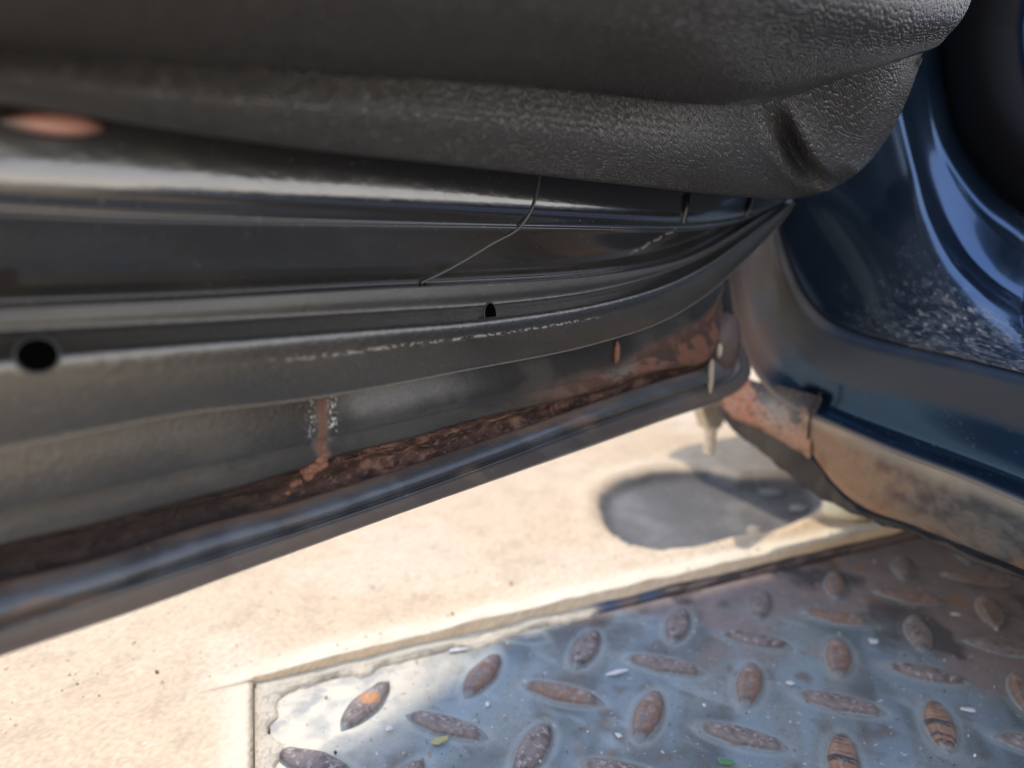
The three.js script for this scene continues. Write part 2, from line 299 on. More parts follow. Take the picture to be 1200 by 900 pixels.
{
  const lugGeo = [0, 1, 2].map((seed) => {
    const nx = 18, ny = 8, pos = [], uv = [], idx = [];
    for (let j = 0; j <= ny; j++) for (let i = 0; i <= nx; i++) {
      const t = -1 + 2 * i / nx, w = -1 + 2 * j / ny, half = STW * 1.22 * Math.pow(Math.max(0, 1 - t * t), 0.9) * (1 + 0.10 * (vn(t * 3 + seed * 9, 4) - 0.5));
      const e = Math.min(1, (1 - Math.abs(w)) * 1.9) * Math.min(1, (1 - Math.abs(t)) * 3.0);
      const wear = 0.0006 * (vn(t * 4 + seed * 5, w * 3 + seed) - 0.5);
      pos.push(t * STL * 1.06, 0.0034 * (e * e * (3 - 2 * e)) + wear * e - 0.0012 * (1 - e), w * half); uv.push(0.5 + t * 0.49, 0.5 + w * 0.21);
      if (i < nx && j < ny) { const k = j * (nx + 1) + i; idx.push(k, k + nx + 1, k + 1, k + 1, k + nx + 1, k + nx + 2); }
    }
    const g = new THREE.BufferGeometry(); g.setAttribute('position', new THREE.Float32BufferAttribute(pos, 3)); g.setAttribute('uv', new THREE.Float32BufferAttribute(uv, 2)); g.setIndex(idx); g.computeVertexNormals(); return g;
  });
  const lugMats = [0, 1, 2, 3, 4].map((s) => bakedMat(bake(160, 96, (u, v, o) => {
    const x = u * 2 - 1, y = (v * 2 - 1) / 0.44, n = fbm(u * 7 + s * 13, v * 7, 4), n2 = fbm(u * 30 + s * 7, v * 26, 3), st = vn(u * 34 + s * 5, v * 2.5);
    const c = o.c; c[0] = 0.175; c[1] = 0.135; c[2] = 0.115;
    mix3(c, [0.105, 0.07, 0.058], step(0.45, 0.7, n)); mix3(c, [0.30, 0.235, 0.205], step(0.55, 0.75, n2) * 0.6);
    if (s === 1) { mix3(c, [0.50, 0.20, 0.05], step(0.62, 0.25, Math.hypot((x - 0.12) * 2.0, y * 0.9) + 0.5 * (n2 - 0.5)) * 0.85); }
    if (s === 2) { mix3(c, [0.30, 0.14, 0.07], step(0.45, 0.6, st) * 0.75); mix3(c, [0.04, 0.02, 0.015], step(0.4, 0.25, st) * 0.9); o.h = st; }
    if (s === 3) { mix3(c, [0.38, 0.33, 0.30], step(0.62, 0.72, n2) * 0.5); }
    if (s === 4) { mix3(c, [0.25, 0.125, 0.07], step(0.4, 0.6, n) * 0.55); }
    { const half = Math.pow(Math.max(0, 1 - x * x), 0.0), rimd = Math.max(Math.abs(y) * half, Math.abs(x) * 1.02) + 0.16 * (n - 0.5) + 0.10 * (n2 - 0.5); mix3(c, [0.045, 0.036, 0.030], bump1(rimd, 0.72, 0.08) * 0.55); mix3(c, [0.17, 0.19, 0.185], step(0.70, 0.88, rimd) * 0.92); mix3(c, [0.40, 0.36, 0.32], bump1(y, -0.1, 0.25) * step(0.52, 0.7, n2) * 0.45); }
    o.r = 0.6 + 0.25 * n2; o.h = s === 2 ? st : n2;
  }), 0.0009));
  const r = rng(5); let first = true;
  studs.forEach((s, k) => {
    const [px, py] = proj(s.p);
    let m = [0, 0, 3, 4][Math.floor(r() * 4)];
    if (Math.hypot(px - 429, py - 822) < 20) m = 1; if (Math.hypot(px - 994, py - 879) < 25 || Math.hypot(px - 1104, py - 848) < 25) m = 2; if (Math.hypot(px - 885, py - 798) < 20 || Math.hypot(px - 769, py - 835) < 20) m = 4;
    const lug = new THREE.Mesh(lugGeo[k % 3], lugMats[m]); lug.name = numbered('raised_lug');
    lug.position.copy(s.p).sub(plate.position); lug.position.y = 0.0008; const D = studDirs[s.h];
    lug.rotation.y = Math.atan2(-D.z, D.x) + (r() - 0.5) * 0.06; lug.scale.set(1 + (r() - 0.5) * 0.1, 1, 1 + (r() - 0.5) * 0.12); lug.castShadow = lug.receiveShadow = true;
    if (m === 1) lug.userData.label = 'lug with a bright orange rust spot'; void first; first = false;
    plate.add(lug);
  });
}
// steel angle that lines the far edge of the pit
{
  const fr = group('steel_edge_frame', 'rusty steel angle edging between the concrete crest and the chequer plate', 'frame', gp(0.4, 0.004, 0));
  const barBake = bake(1024, 64, (u, v, o) => {
    const a = u * PLU, n = fbm(a * 40, v * 3, 4), n2 = fbm(a * 130, v * 6, 3), c = o.c;
    c[0] = 0.15; c[1] = 0.11; c[2] = 0.095; mix3(c, [0.06, 0.045, 0.04], step(0.45, 0.65, n)); mix3(c, [0.07, 0.088, 0.125], step(0.5, 0.62, fbm(a * 26 + 6, 3, 3)) * step(0.27, 0.3, a) * step(0.46, 0.38, a));
    mix3(c, [0.55, 0.49, 0.36], step(0.31, 0.28, a + 0.02 * (n - 0.5)) * 0.95); o.r = 0.8; o.h = n2;
  });
  const m = bakedMat(barBake, 0.0015);
  const top = [], bot = [], inn = [], M = 160;
  for (let i = 0; i <= M; i++) { const a = 0.002 + (PLU - 0.004) * i / M, w = 0.0012 * (fbm(a * 30, 7, 3) - 0.5), y = 0.0035 + 0.0035 * (fbm(a * 26, 3, 3) - 0.4) ; top.push(gp(a, 0.0006, y + 0.002)); inn.push(gp(a, 0.0075 + w, y)); bot.push(gp(a, 0.0078 + w, -0.03)); }
  part(fr, 'top_bar', surf([top, blend(top, inn, 0.7, 0).map((p) => p.setY(p.y + 0.0006)), inn, blend(inn, bot, 0.1, 0), bot], { per: 3, linear: true }).g, m);
  const t2 = [], b2 = [], i2 = []; for (let i = 0; i <= M; i++) { const b = 0.004 + (PLV - 0.01) * i / M; t2.push(gp(0.0008, b, 0.004)); i2.push(gp(0.006, b, 0.003)); b2.push(gp(0.0062, b, -0.03)); }
  const sideBake = bake(256, 32, (u, v, o) => { const n = fbm(u * 30, v * 4, 3); o.c[0] = 0.5 - 0.1 * n; o.c[1] = 0.43 - 0.1 * n; o.c[2] = 0.31 - 0.08 * n; o.r = 0.85; o.h = n; });
  part(fr, 'side_bar', surf([t2, i2, b2], { per: 3, linear: true }).g, bakedMat(sideBake, 0.001));
}
{ // crusts of mortar slopped over the gap near the corner
  const fr = scene.getObjectByName('steel_edge_frame'), M = 220;
  const strip = (at, len, seed, fade) => { const r = [[], [], [], []]; for (let i = 0; i <= M; i++) { const t = i / M * len, f = step(len, len * fade, t), w = 0.0085 * f + 0.016 * f * sat(fbm(t * 38 + seed, seed, 4) * 1.7 - 0.5), q = 0.0016 * (fbm(t * 90 + seed, 5, 3) - 0.5), tt = Math.max(t, 0.0015); r[0].push(at(tt, 0.0012, 0.0045 + q)); r[1].push(at(tt, w * 0.45, 0.0046 + 1.6 * q)); r[2].push(at(tt, w * 0.85 + q, 0.0026 + q)); r[3].push(at(tt, w + q * 1.5, -0.0022)); } return surf(r, { per: 5, disp: (x, y) => 0.0016 * (fbm(x * 150, y * 150 + seed, 3) - 0.5) }).g; };
  const L = [strip((t, w, y) => gp(t, w, y), 0.33, 3, 0.8), strip((t, w, y) => gp(w, t, y - 0.0006), 0.3, 17, 0.5)];
  const b = bake(256, 256, (u, v, o) => { const n = fbm(u * 10, v * 10, 4); o.c[0] = 0.62; o.c[1] = 0.53; o.c[2] = 0.39; mix3(o.c, [0.40, 0.33, 0.24], step(0.5, 0.7, n) * 0.6); o.r = 0.9; o.h = fbm(u * 40, v * 40, 3); }); b.map.repeat.set(5, 1); b.data.repeat.set(5, 1);
  const m = part(fr, 'mortar_crust', mergeGeometries(L), bakedMat(b, 0.0012), 'cream mortar slopped over the gap near the corner'); void m;
}
// ------------------------------------------------------------------ added shade blocker out of view, outlined to draw the shade line over the plate
{
  const H = 1.6, k = H / sunDir.y, up = (p) => p.clone().setY(0).addScaledVector(sunDir, k);
  const e = [[326, 910], [566, 778], [600, 745], [1068, 634]].map(([x, y]) => atY(x, y, 0.004));
  const pts = [e[0].clone().addScaledVector(e[0].clone().sub(e[1]), 1.0), e[0], e[1], e[2], e[3], e[3].clone().addScaledVector(e[3].clone().sub(e[2]), 0.22)].map(up);
  const back = dirAz(155).multiplyScalar(0.62); pts.push(pts[5].clone().add(back), pts[0].clone().add(back.clone().multiplyScalar(0.5)));
  const sh = new THREE.Shape(pts.map((p) => new THREE.Vector2(p.x, -p.z)));
  const g = new THREE.ExtrudeGeometry(sh, { depth: 0.04, bevelEnabled: false }); g.rotateX(-Math.PI / 2); g.translate(0, H, 0);
  const blocker = group('added_shade_blocker', '', '', null, { kind: 'structure' });
  part(blocker, 'blocker_sheet', g, new THREE.MeshStandardMaterial({ color: new THREE.Color(0.10, 0.105, 0.11), roughness: 0.8 }));
}
// ------------------------------------------------------------------ the open door
const Y = new V3(0, 1, 0);
const P_L0 = [[-60, 792], [0, 770], [156, 717], [280, 671], [400, 627], [500, 591], [600, 556], [700, 521], [775, 494], [846, 469], [868, 457], [880, 438], [874, 414], [858, 384]];
const P_L1 = [[-60, 763], [0, 740], [117, 700], [210, 670], [300, 640], [400, 607], [500, 572], [600, 535], [685, 503], [760, 477], [830, 454], [858, 443], [867, 430], [864, 412], [853, 382]];
const P_L2 = [[-60, 703], [0, 684], [117, 655], [233, 618], [346, 589], [420, 566], [507, 538], [600, 506], [700, 471], [760, 451], [806, 437], [826, 431], [836, 422], [842, 402], [846, 370]];
const P_L3 = [[-60, 655], [0, 639], [128, 610], [233, 583], [300, 565], [357, 548], [400, 533], [475, 515], [537, 497], [600, 481], [662, 467], [700, 456], [737, 443], [790, 431], [822, 426], [834, 415], [839, 395], [842, 366]];
const P_LC = [[-60, 622], [0, 604], [75, 586], [150, 567], [225, 550], [292, 536], [400, 511], [500, 488], [600, 465], [690, 443], [770, 414], [818, 391], [836, 366], [845, 345]];
const P_L5 = [[-60, 543], [0, 529], [112, 506], [225, 485], [337, 472], [431, 457], [550, 434], [640, 417], [700, 403], [775, 378], [831, 344], [868, 311], [900, 279], [920, 256], [932, 238]];
const P_RG = [[-60, 462], [0, 454], [200, 436], [400, 414], [512, 400], [625, 385], [719, 367], [790, 342], [850, 305], [893, 270], [918, 249], [931, 237]];
const P_L6 = [[-60, 433], [0, 426], [150, 412], [300, 400], [450, 388], [570, 378], [700, 358], [780, 335], [830, 310], [870, 282], [905, 256], [930, 236]];
const P_SL = [[-60, 392], [0, 388], [225, 377], [450, 364], [587, 355], [700, 340], [775, 321], [824, 301], [860, 280], [897, 256], [928, 235]];
const P_SU = [[-60, 367], [0, 363], [225, 352], [450, 339], [550, 334], [662, 327], [737, 318], [790, 307], [830, 291], [862, 273], [896, 251], [927, 234]];
const P_GC = [[-60, 248], [0, 251], [150, 258], [400, 264], [575, 267], [700, 269], [780, 271], [830, 268], [870, 259], [900, 246], [925, 234]];
const P_GM = [[-60, 214], [0, 219], [200, 229], [400, 239], [600, 248], [740, 254], [820, 256], [870, 251], [905, 241], [926, 233]];
const P_GT = [[-60, 166], [0, 172], [200, 188], [400, 206], [600, 222], [740, 233], [820, 239], [880, 239], [926, 232]];
const P_CE = [[-60, 108], [0, 119], [115, 136], [280, 162], [425, 181], [600, 201], [750, 218], [870, 230], [928, 233], [973, 222], [1008, 199], [1038, 162], [1059, 120], [1076, 70]];
const r0 = dr(P_L0, 0), r1 = dr(P_L1, 0.0045), r2 = dr(P_L2, -0.001), r3 = dr(P_L3, 0.0015), rc = dr(P_LC, 0.009), r5 = dr(P_L5, 0.026), rg = dr(P_RG, 0.031);
const r6 = dr(P_L6, 0.0308), rsl = dr(P_SL, 0.0210), rsu = dr(P_SU, 0.0198), rgc = dr(P_GC, 0.0275), rgm = dr(P_GM, 0.0290), rgt = dr(P_GT, [[0, 0.0280], [450, 0.0281], [800, 0.0277]]);
const car = group('car', 'dusty dark blue car with its rusty-bottomed door open over the concrete', 'car', BODY.O.clone().setY(0.15));
const door = new THREE.Group(); door.name = 'door'; door.userData.label = 'open door with rusted bottom seam and grained trim panel'; door.position.copy(DOOR.O).setY(0.18).sub(car.position); car.add(door); car.updateMatrixWorld(true);

const black = [0.011, 0.012, 0.0145];
// 1 hem flange (folded lip at the bottom)
{
  const inner = shift(r2, DOOR.N, () => -0.010).map((p) => p.add(new V3(0, -0.004, 0)));
  const under = shift(r0, DOOR.N, () => -0.005).map((p) => p.add(new V3(0, -0.0015, 0)));
  const back = shift(r0, DOOR.N, () => -0.011).map((p) => p.add(new V3(0, 0.006, 0)));
  const m01 = blend(r0, r1, 0.5, 0.0022), m01b = blend(r0, r1, 0.12, 0.0014), g1 = blend(r1, r2, 0.07, -0.0016), m12 = blend(r1, r2, 0.42, 0.0052), m12b = blend(r1, r2, 0.80, 0.0042);
  const s = surf([back, under, m01b, m01, r1, g1, m12, m12b, r2, inner], { per: 6, disp: (x, y) => 0.0003 * (fbm(x * 60, y * 90, 3) - 0.5) });
  const v = (px, py) => s.near(px, py).v, vL1 = v(500, 572), vL2 = v(507, 538), vL0 = v(500, 591);
  const at = (px, py) => s.near(px, py).u, uE = at(820, 455), u1 = at(300, 620), u6 = at(640, 520);
  const b = bake(2048, 256, (u, vv, o) => {
    const X = u * s.Lu, Z = vv * s.Lv, n = fbm(X * 26, Z * 60, 4), n2 = fbm(X * 120, Z * 160, 3), sp = vn(X * 900, Z * 900), c = o.c;
    c[0] = 0.032; c[1] = 0.033; c[2] = 0.035; mix3(c, [0.085, 0.088, 0.09], step(0.45, 0.7, fbm(X * 40, Z * 14, 3)) * 0.55); mix3(c, [0.015, 0.016, 0.018], step(0.55, 0.75, n) * 0.6);
    o.r = 0.34 + 0.22 * n2; o.h = 0.5 + 0.25 * (n2 - 0.5) + 0.15 * (sp - 0.5);
    const low = step(vL1 + 0.02, vL1 - 0.03, vv), topE = step(vL2 - 0.12, vL2 + 0.03, vv + 0.10 * (n - 0.5)), leftw = step(u6, u1, u);
    let ru = Math.max(low * (0.30 + 0.45 * n) * (0.45 + 0.55 * leftw), topE * (0.50 + 0.6 * n), step(0.6, 0.78, n) * 0.55);
    ru = sat(ru * 1.35 * step(0.0, 0.15, 1 - u * 0.8));
    const rc2 = [0.125 + 0.09 * n2, 0.080 + 0.045 * n2, 0.052 + 0.02 * n2]; mix3(rc2, [0.17, 0.135, 0.105], 0.6 * low); mix3(c, rc2, ru * 0.85); o.r = mix(o.r, 0.78, ru);  // rust, its lower strip paled to imitate reflected ground
    const gr = bump1(vv, vL1, 0.013); mix3(c, [0.012, 0.010, 0.009], gr * 0.75); o.h -= gr * 0.2;
    const lg = step(uE - 0.18, uE - 0.05, u) * 0.35; mix3(c, [0.12, 0.115, 0.105], lg * (0.4 + n)); o.r = mix(o.r, 0.7, lg);
    if (sp > 0.965) mix3(c, [0.3, 0.26, 0.2], 0.5); void vL0;
  });
  part(door, 'hem_flange', s.g, bakedMat(b, 0.0008, { clearcoat: 0.5, clearcoatRoughness: 0.22 }));
}
// 2 rusty seam (the open gap between flange and panel)
{
  const lo = shift(r2, DOOR.N, () => -0.0085).map((p) => p.add(new V3(0, -0.004, 0))), hi = shift(r3, DOOR.N, () => -0.0065).map((p) => p.add(new V3(0, 0.005, 0)));
  const s = surf([lo, blend(lo, hi, 0.25, -0.003), blend(lo, hi, 0.55, 0.0015), blend(lo, hi, 0.8, -0.001), hi], { per: 9, disp: (x, y) => 0.007 * (fbm(x * 22, y * 70, 3) - 0.78) + 0.004 * (fbm(x * 110 + 4, y * 220, 4) - 0.55) });
  const uL = s.near(250, 600).u, uM = s.near(430, 550).u, uR = s.near(700, 462).u;
  const b = bake(2048, 128, (u, v, o) => {
    const X = u * s.Lu, Z = v * s.Lv, n = fbm(X * 110, Z * 260, 5), n2 = fbm(X * 340, Z * 520, 3), c = o.c;
    c[0] = 0.090; c[1] = 0.044; c[2] = 0.029; mix3(c, [0.23, 0.125, 0.078], step(0.55, 0.72, n) * 0.8); mix3(c, [0.035, 0.018, 0.013], step(0.52, 0.34, n) * 0.9); mix3(c, [0.24, 0.13, 0.095], step(0.6, 0.75, n2) * 0.6);
    const dk = step(uM, uL, u) * 0.86; mix3(c, [0.02, 0.013, 0.011], dk); void uR;
    o.r = 0.9; o.h = 0.6 * n2 + 0.4 * n;
  });
  part(door, 'rusty_seam', s.g, bakedMat(b, 0.0025), 'rusted open seam along the door bottom');
}
// 3 lower panel between the seam and the stepped band
let panelS;
{
  const lip = shift(r3, DOOR.N, () => -0.006).map((p) => p.add(new V3(0, 0.004, 0)));
  const r5u = shift(r5, DOOR.N, () => -0.013).map((p) => p.add(new V3(0, 0.007, 0)));
  // end rows: the panel ends at the door's front edge
  const rTop = dr([[-60, 546], [0, 532], [112, 509], [225, 488], [337, 475], [431, 460], [550, 437], [640, 420], [700, 406], [770, 382], [815, 358], [836, 344], [848, 330]], 0.013);
  const rA = blend(r3, rc, 0.25, 0.0035), rB = blend(rc, rTop, 0.10, 0.0012), rC = blend(rc, rTop, 0.5, 0.0015);
  const rTopUp = shift(rTop, Y, () => 0.012);
  const s = panelS = surf([lip, r3, rA, rc, rB, rC, rTop, rTopUp], { per: 7, disp: (x, y) => 0.0006 * (fbm(x * 20, y * 30, 3) - 0.5) });
  const vb = s.near(300, 566).v, f = (px, py) => s.near(px, py);
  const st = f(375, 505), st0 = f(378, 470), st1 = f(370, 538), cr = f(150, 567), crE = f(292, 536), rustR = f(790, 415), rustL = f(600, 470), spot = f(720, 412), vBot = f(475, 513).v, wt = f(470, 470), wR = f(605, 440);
  const b = bake(2048, 320, (u, v, o) => {
    const X = u * s.Lu, Z = v * s.Lv, n = fbm(X * 24, Z * 40, 4), n2 = fbm(X * 110, Z * 130, 3), sp = vn(X * 1100, Z * 1100), sp2 = fbm(X * 520, Z * 520, 2), c = o.c;
    c[0] = 0.150; c[1] = 0.139; c[2] = 0.120; o.m = 0.93; o.r = 0.29 + 0.10 * n2; o.h = 0.5 + 0.5 * (sp2 - 0.5);
    { const w = step(st.u + 0.005, st.u + 0.03, u) * step(wR.u, wR.u - 0.09, u) * step(wt.v - 0.16, wt.v + 0.02, v); mix3(c, [0.46, 0.44, 0.40], w * (0.55 + 0.45 * n2)); o.r = mix(o.r, 0.42, w); }  // pale patch painting in a silvery reflection right of the streak
    const dust = 0.06 + 0.35 * step(0.45, 0.75, n) + 0.16 * step(st.u + 0.03, st.u - 0.12, u); mix3(c, [0.125, 0.110, 0.088], sat(dust) * 0.85); o.m *= 1 - sat(dust) * 0.6; { const g = 0.88 + 0.24 * sp; c[0] *= g; c[1] *= g; c[2] *= g; } o.r = mix(o.r, 0.5, sat(dust));
    // pale line painting in the highlight on the crease, left
    const cl = bump1(v - (cr.v + (u - cr.u) * (crE.v - cr.v) / (crE.u - cr.u)), 0, 0.022) * step(crE.u + 0.02, crE.u - 0.06, u); mix3(c, [0.20, 0.165, 0.12], cl * 0.7);
    // rust streak and scaly paint on both sides of it
    const cu = st0.u + (st1.u - st0.u) * sat((v - st0.v) / (st1.v - st0.v)), dx = (u - cu) * s.Lu;
    const k = bump1(dx + 0.0015 * (fbm(Z * 150, 3, 2) - 0.5), 0, 0.0018 + 0.0022 * n) * step(vBot - 0.06, vBot + 0.02, v); mix3(c, [0.14, 0.062, 0.034], sat(k * 1.3) * 0.95 * step(0.25, 0.5, n2 + 0.25 * k)); o.m *= 1 - sat(k * 1.3); o.r = mix(o.r, 0.85, k);
    const sc = (bump1(dx, 0.0058, 0.0024) + 0.8 * bump1(dx, -0.0062, 0.0024)) * 1.5 * step(st.v - 0.2, st.v, v) * step(0.54, 0.68, fbm(X * 1300, Z * 700, 2)); o.m *= 1 - sc; mix3(c, [0.50, 0.47, 0.40], sc * 0.8); o.h = mix(o.h, sp, sc);
    // rust creeping up from the seam at the right end
    const rr = step(rustL.u - 0.08, rustR.u, u) * step(rustR.v + 0.22, rustR.v - 0.12, v - 0.2 * (n - 0.5) - 0.12 * step(rustL.u, rustR.u, u)); mix3(c, [0.17, 0.072, 0.038], sat(rr * (0.25 + 1.1 * step(0.3, 0.6, n)))); mix3(c, [0.055, 0.030, 0.022], sat(rr * step(0.42, 0.6, n2))); o.r = mix(o.r, 0.85, rr); o.m *= 1 - sat(rr * 1.2);
    const edge = step(vBot + 0.05, vBot - 0.01, v + 0.08 * (n2 - 0.5)); mix3(c, [0.05, 0.032, 0.024], edge * 0.8); o.r = mix(o.r, 0.8, edge); o.m *= 1 - edge;
    const gl = bump1(v, vBot + 0.09, 0.012) * step(0.48, 0.6, n2) * step(st.u, st.u + 0.1, u); mix3(c, [0.22, 0.19, 0.15], gl * 0.7);
    const top = step(0.80, 0.86, v); mix3(c, [0.17, 0.10, 0.055], top * step(st.u + 0.02, st.u - 0.02, u) * 0.4);
    if (sp > 0.972 && n2 > 0.45) mix3(c, [0.28, 0.25, 0.21], 0.6); void vb; void spot; void wt;
  });
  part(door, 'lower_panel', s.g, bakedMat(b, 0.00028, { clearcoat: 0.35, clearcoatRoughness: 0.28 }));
  // rust blister at the foot of the streak, tan scale flake further along
  const q = f(372, 543), blist = [];
  { const R = rng(77); for (let i = 0; i < 16; i++) { const t = R() * 0.020, w = (R() - 0.5) * 0.006 * (1 - t * 20), z = 0.0002 + R() * 0.0012; const k = (1.1 - t * 30) * (0.6 + 0.7 * R()); blist.push(lump(q.p.x + DOOR.D.x * (0.002 - t) + DOOR.N.x * z, q.p.y + 0.002 - t * 0.55 + w, q.p.z + DOOR.D.z * (0.002 - t) + DOOR.N.z * z, 0.0036 * k, 0.0022 * k, 0.0028 * k, i * 3 + 3, 3)); } }
  const rb = bake(128, 128, (u, v, o) => { const n = fbm(u * 14, v * 14, 4); o.c[0] = 0.27 - 0.14 * n; o.c[1] = 0.125 - 0.07 * n; o.c[2] = 0.07 - 0.04 * n; o.r = 0.9; o.h = n; });
  const rustM = bakedMat(rb, 0.001); rustM.map.repeat.set(60, 60); rb.data.repeat.set(60, 60);
  part(door, 'rust_blister', mergeGeometries(blist), rustM, 'flaking orange rust blister below the streak');
  const fq = f(719, 414); part(door, 'rust_flake', lump(fq.p.x + DOOR.N.x * 0.0015, fq.p.y, fq.p.z + DOOR.N.z * 0.0015, 0.0022, 0.0085, 0.0022, 21, 3), rustM, 'thin tan scale flake standing on the panel');
  // scaly metal end pieces by the front corner
  const endM = bakedMat(bake(64, 64, (u, v, o) => { const n = fbm(u * 6, v * 20, 3); o.c[0] = 0.26 + 0.2 * n; o.c[1] = 0.21 + 0.17 * n; o.c[2] = 0.15 + 0.12 * n; o.r = 0.8; o.h = n; }), 0.001);
  for (const [px, py, hh] of [[833, 441, 0.0150], [843, 411, 0.0065], [856, 405, 0.0065]]) { const p = DOOR.at(px, py, 0.007); part(door, 'scale_drip', lump(p.x, p.y, p.z, 0.0028, hh, 0.0028, px, 3), endM); }
  const pk = DOOR.at(846, 402, 0.001), pm = bakedMat(bake(64, 64, (u, v, o) => { const n = fbm(u * 6, v * 9, 3); o.c[0] = 0.020 + 0.04 * n; o.c[1] = 0.022 + 0.04 * n; o.c[2] = 0.026 + 0.04 * n; mix3(o.c, [0.11, 0.058, 0.035], step(0.55, 0.7, fbm(u * 5 + 9, v * 5, 3)) * 0.5); o.r = 0.6; o.h = n; }), 0.002);
  part(door, 'corner_plate', lump(pk.x, pk.y, pk.z, 0.016, 0.026, 0.010, 44, 5), pm);
}
// 4 stepped band above it, with its drain holes
{
  const r5u = shift(r5, DOOR.N, () => -0.014).map((p) => p.add(new V3(0, 0.010, 0)));
  const r5a = blend(r5, rg, 0.06, -0.0002), rl = blend(r5, rg, 0.5, 0.0006), rh = blend(r6, rsl, 0.5, 0.0002), rsh = blend(rsl, rsu, 0.5, 0.0004);
  const s = surf([r5u, r5, r5a, rl, rg, r6, rh, rsl, rsh, rsu], { per: 7, disp: (x, y) => 0.00035 * (fbm(x * 26, y * 40, 3) - 0.5) });
  const vR = s.near(512, 400).v, vRl = s.near(0, 454).v, v5 = s.near(550, 434).v, u4 = s.near(380, 416).u, u7 = s.near(740, 362).u, vsl = s.near(450, 364).v;
  const b = bake(2048, 320, (u, v, o) => {
    const X = u * s.Lu, Z = v * s.Lv, n = fbm(X * 22 + 5, Z * 36, 4), n2 = fbm(X * 120 + 3, Z * 150, 3), sp = vn(X * 1000 + 5, Z * 1000), c = o.c;
    c[0] = 0.140; c[1] = 0.130; c[2] = 0.112; o.m = 0.93; o.r = 0.27 + 0.08 * n2; o.h = 0.5 + 0.5 * (fbm(X * 480, Z * 480, 2) - 0.5);
    const low = step(vR + 0.12, vR - 0.06, v), d = (0.04 + 0.30 * low) * (0.4 + 1.2 * n); mix3(c, [0.14, 0.123, 0.098], sat(d) * 0.9); o.m *= 1 - sat(d) * 0.6; { const g = 0.88 + 0.24 * sp; c[0] *= g; c[1] *= g; c[2] *= g; } o.r = mix(o.r, 0.52, sat(d) * 0.8);
    const rub = bump1(v + 0.012 * (n2 - 0.5), vR, 0.013) * step(u4 - 0.06, u4 + 0.02, u) * step(u7, u7 - 0.06, u) * step(0.44, 0.6, fbm(X * 620, Z * 900, 3)); mix3(c, [0.32, 0.30, 0.26], rub * 0.8); o.m *= 1 - rub; o.r = mix(o.r, 0.7, rub);
    const bot = bump1(v, v5, 0.012); mix3(c, [0.20, 0.15, 0.10], bot * 0.55 * (0.4 + n)); o.m *= 1 - bot * 0.5; o.r = mix(o.r, 0.7, bot);
    const shf = step(vsl - 0.01, vsl + 0.02, v); mix3(c, [0.085, 0.078, 0.066], shf * 0.65 * (0.5 + n)); o.r = mix(o.r, 0.5, shf);
    if (sp > 0.975 && n > 0.45) mix3(c, [0.30, 0.28, 0.24], 0.65); void vRl;
  });
  part(door, 'stepped_band', s.g, bakedMat(b, 0.00025, { clearcoat: 0.3, clearcoatRoughness: 0.3 }));
  const hm = new THREE.MeshPhysicalMaterial({ color: new THREE.Color(0.001, 0.001, 0.001), roughness: 1, specularIntensity: 0.05 }), rim = new THREE.MeshPhysicalMaterial({ color: new THREE.Color(0.02, 0.02, 0.02), roughness: 0.4 });
  for (const [px, py, rx, ry] of [[41, 417, 0.0066, 0.0058], [572, 369, 0.0046, 0.0062]]) {
    const q = s.near(px, py), nn = DOOR.N.clone().setY(0.12).normalize(), hq = q.p.clone().sub(door.position).sub(car.position);
    const lookQ = new THREE.Quaternion().setFromUnitVectors(new V3(0, 0, 1), nn);
    const disc = new THREE.Mesh(new THREE.CircleGeometry(1, 32).scale(rx, ry, 1), hm); disc.name = 'drain_hole'; disc.quaternion.copy(lookQ); disc.position.copy(hq).addScaledVector(nn, 0.0016); door.add(disc);
    const ring = new THREE.Mesh(new THREE.TorusGeometry(1, 0.09, 10, 36).scale(rx * 1.02, ry * 1.02, 0.006), rim); ring.name = 'hole_rim'; ring.quaternion.copy(lookQ); ring.position.copy(hq).addScaledVector(nn, 0.0013); door.add(ring);
  }
}
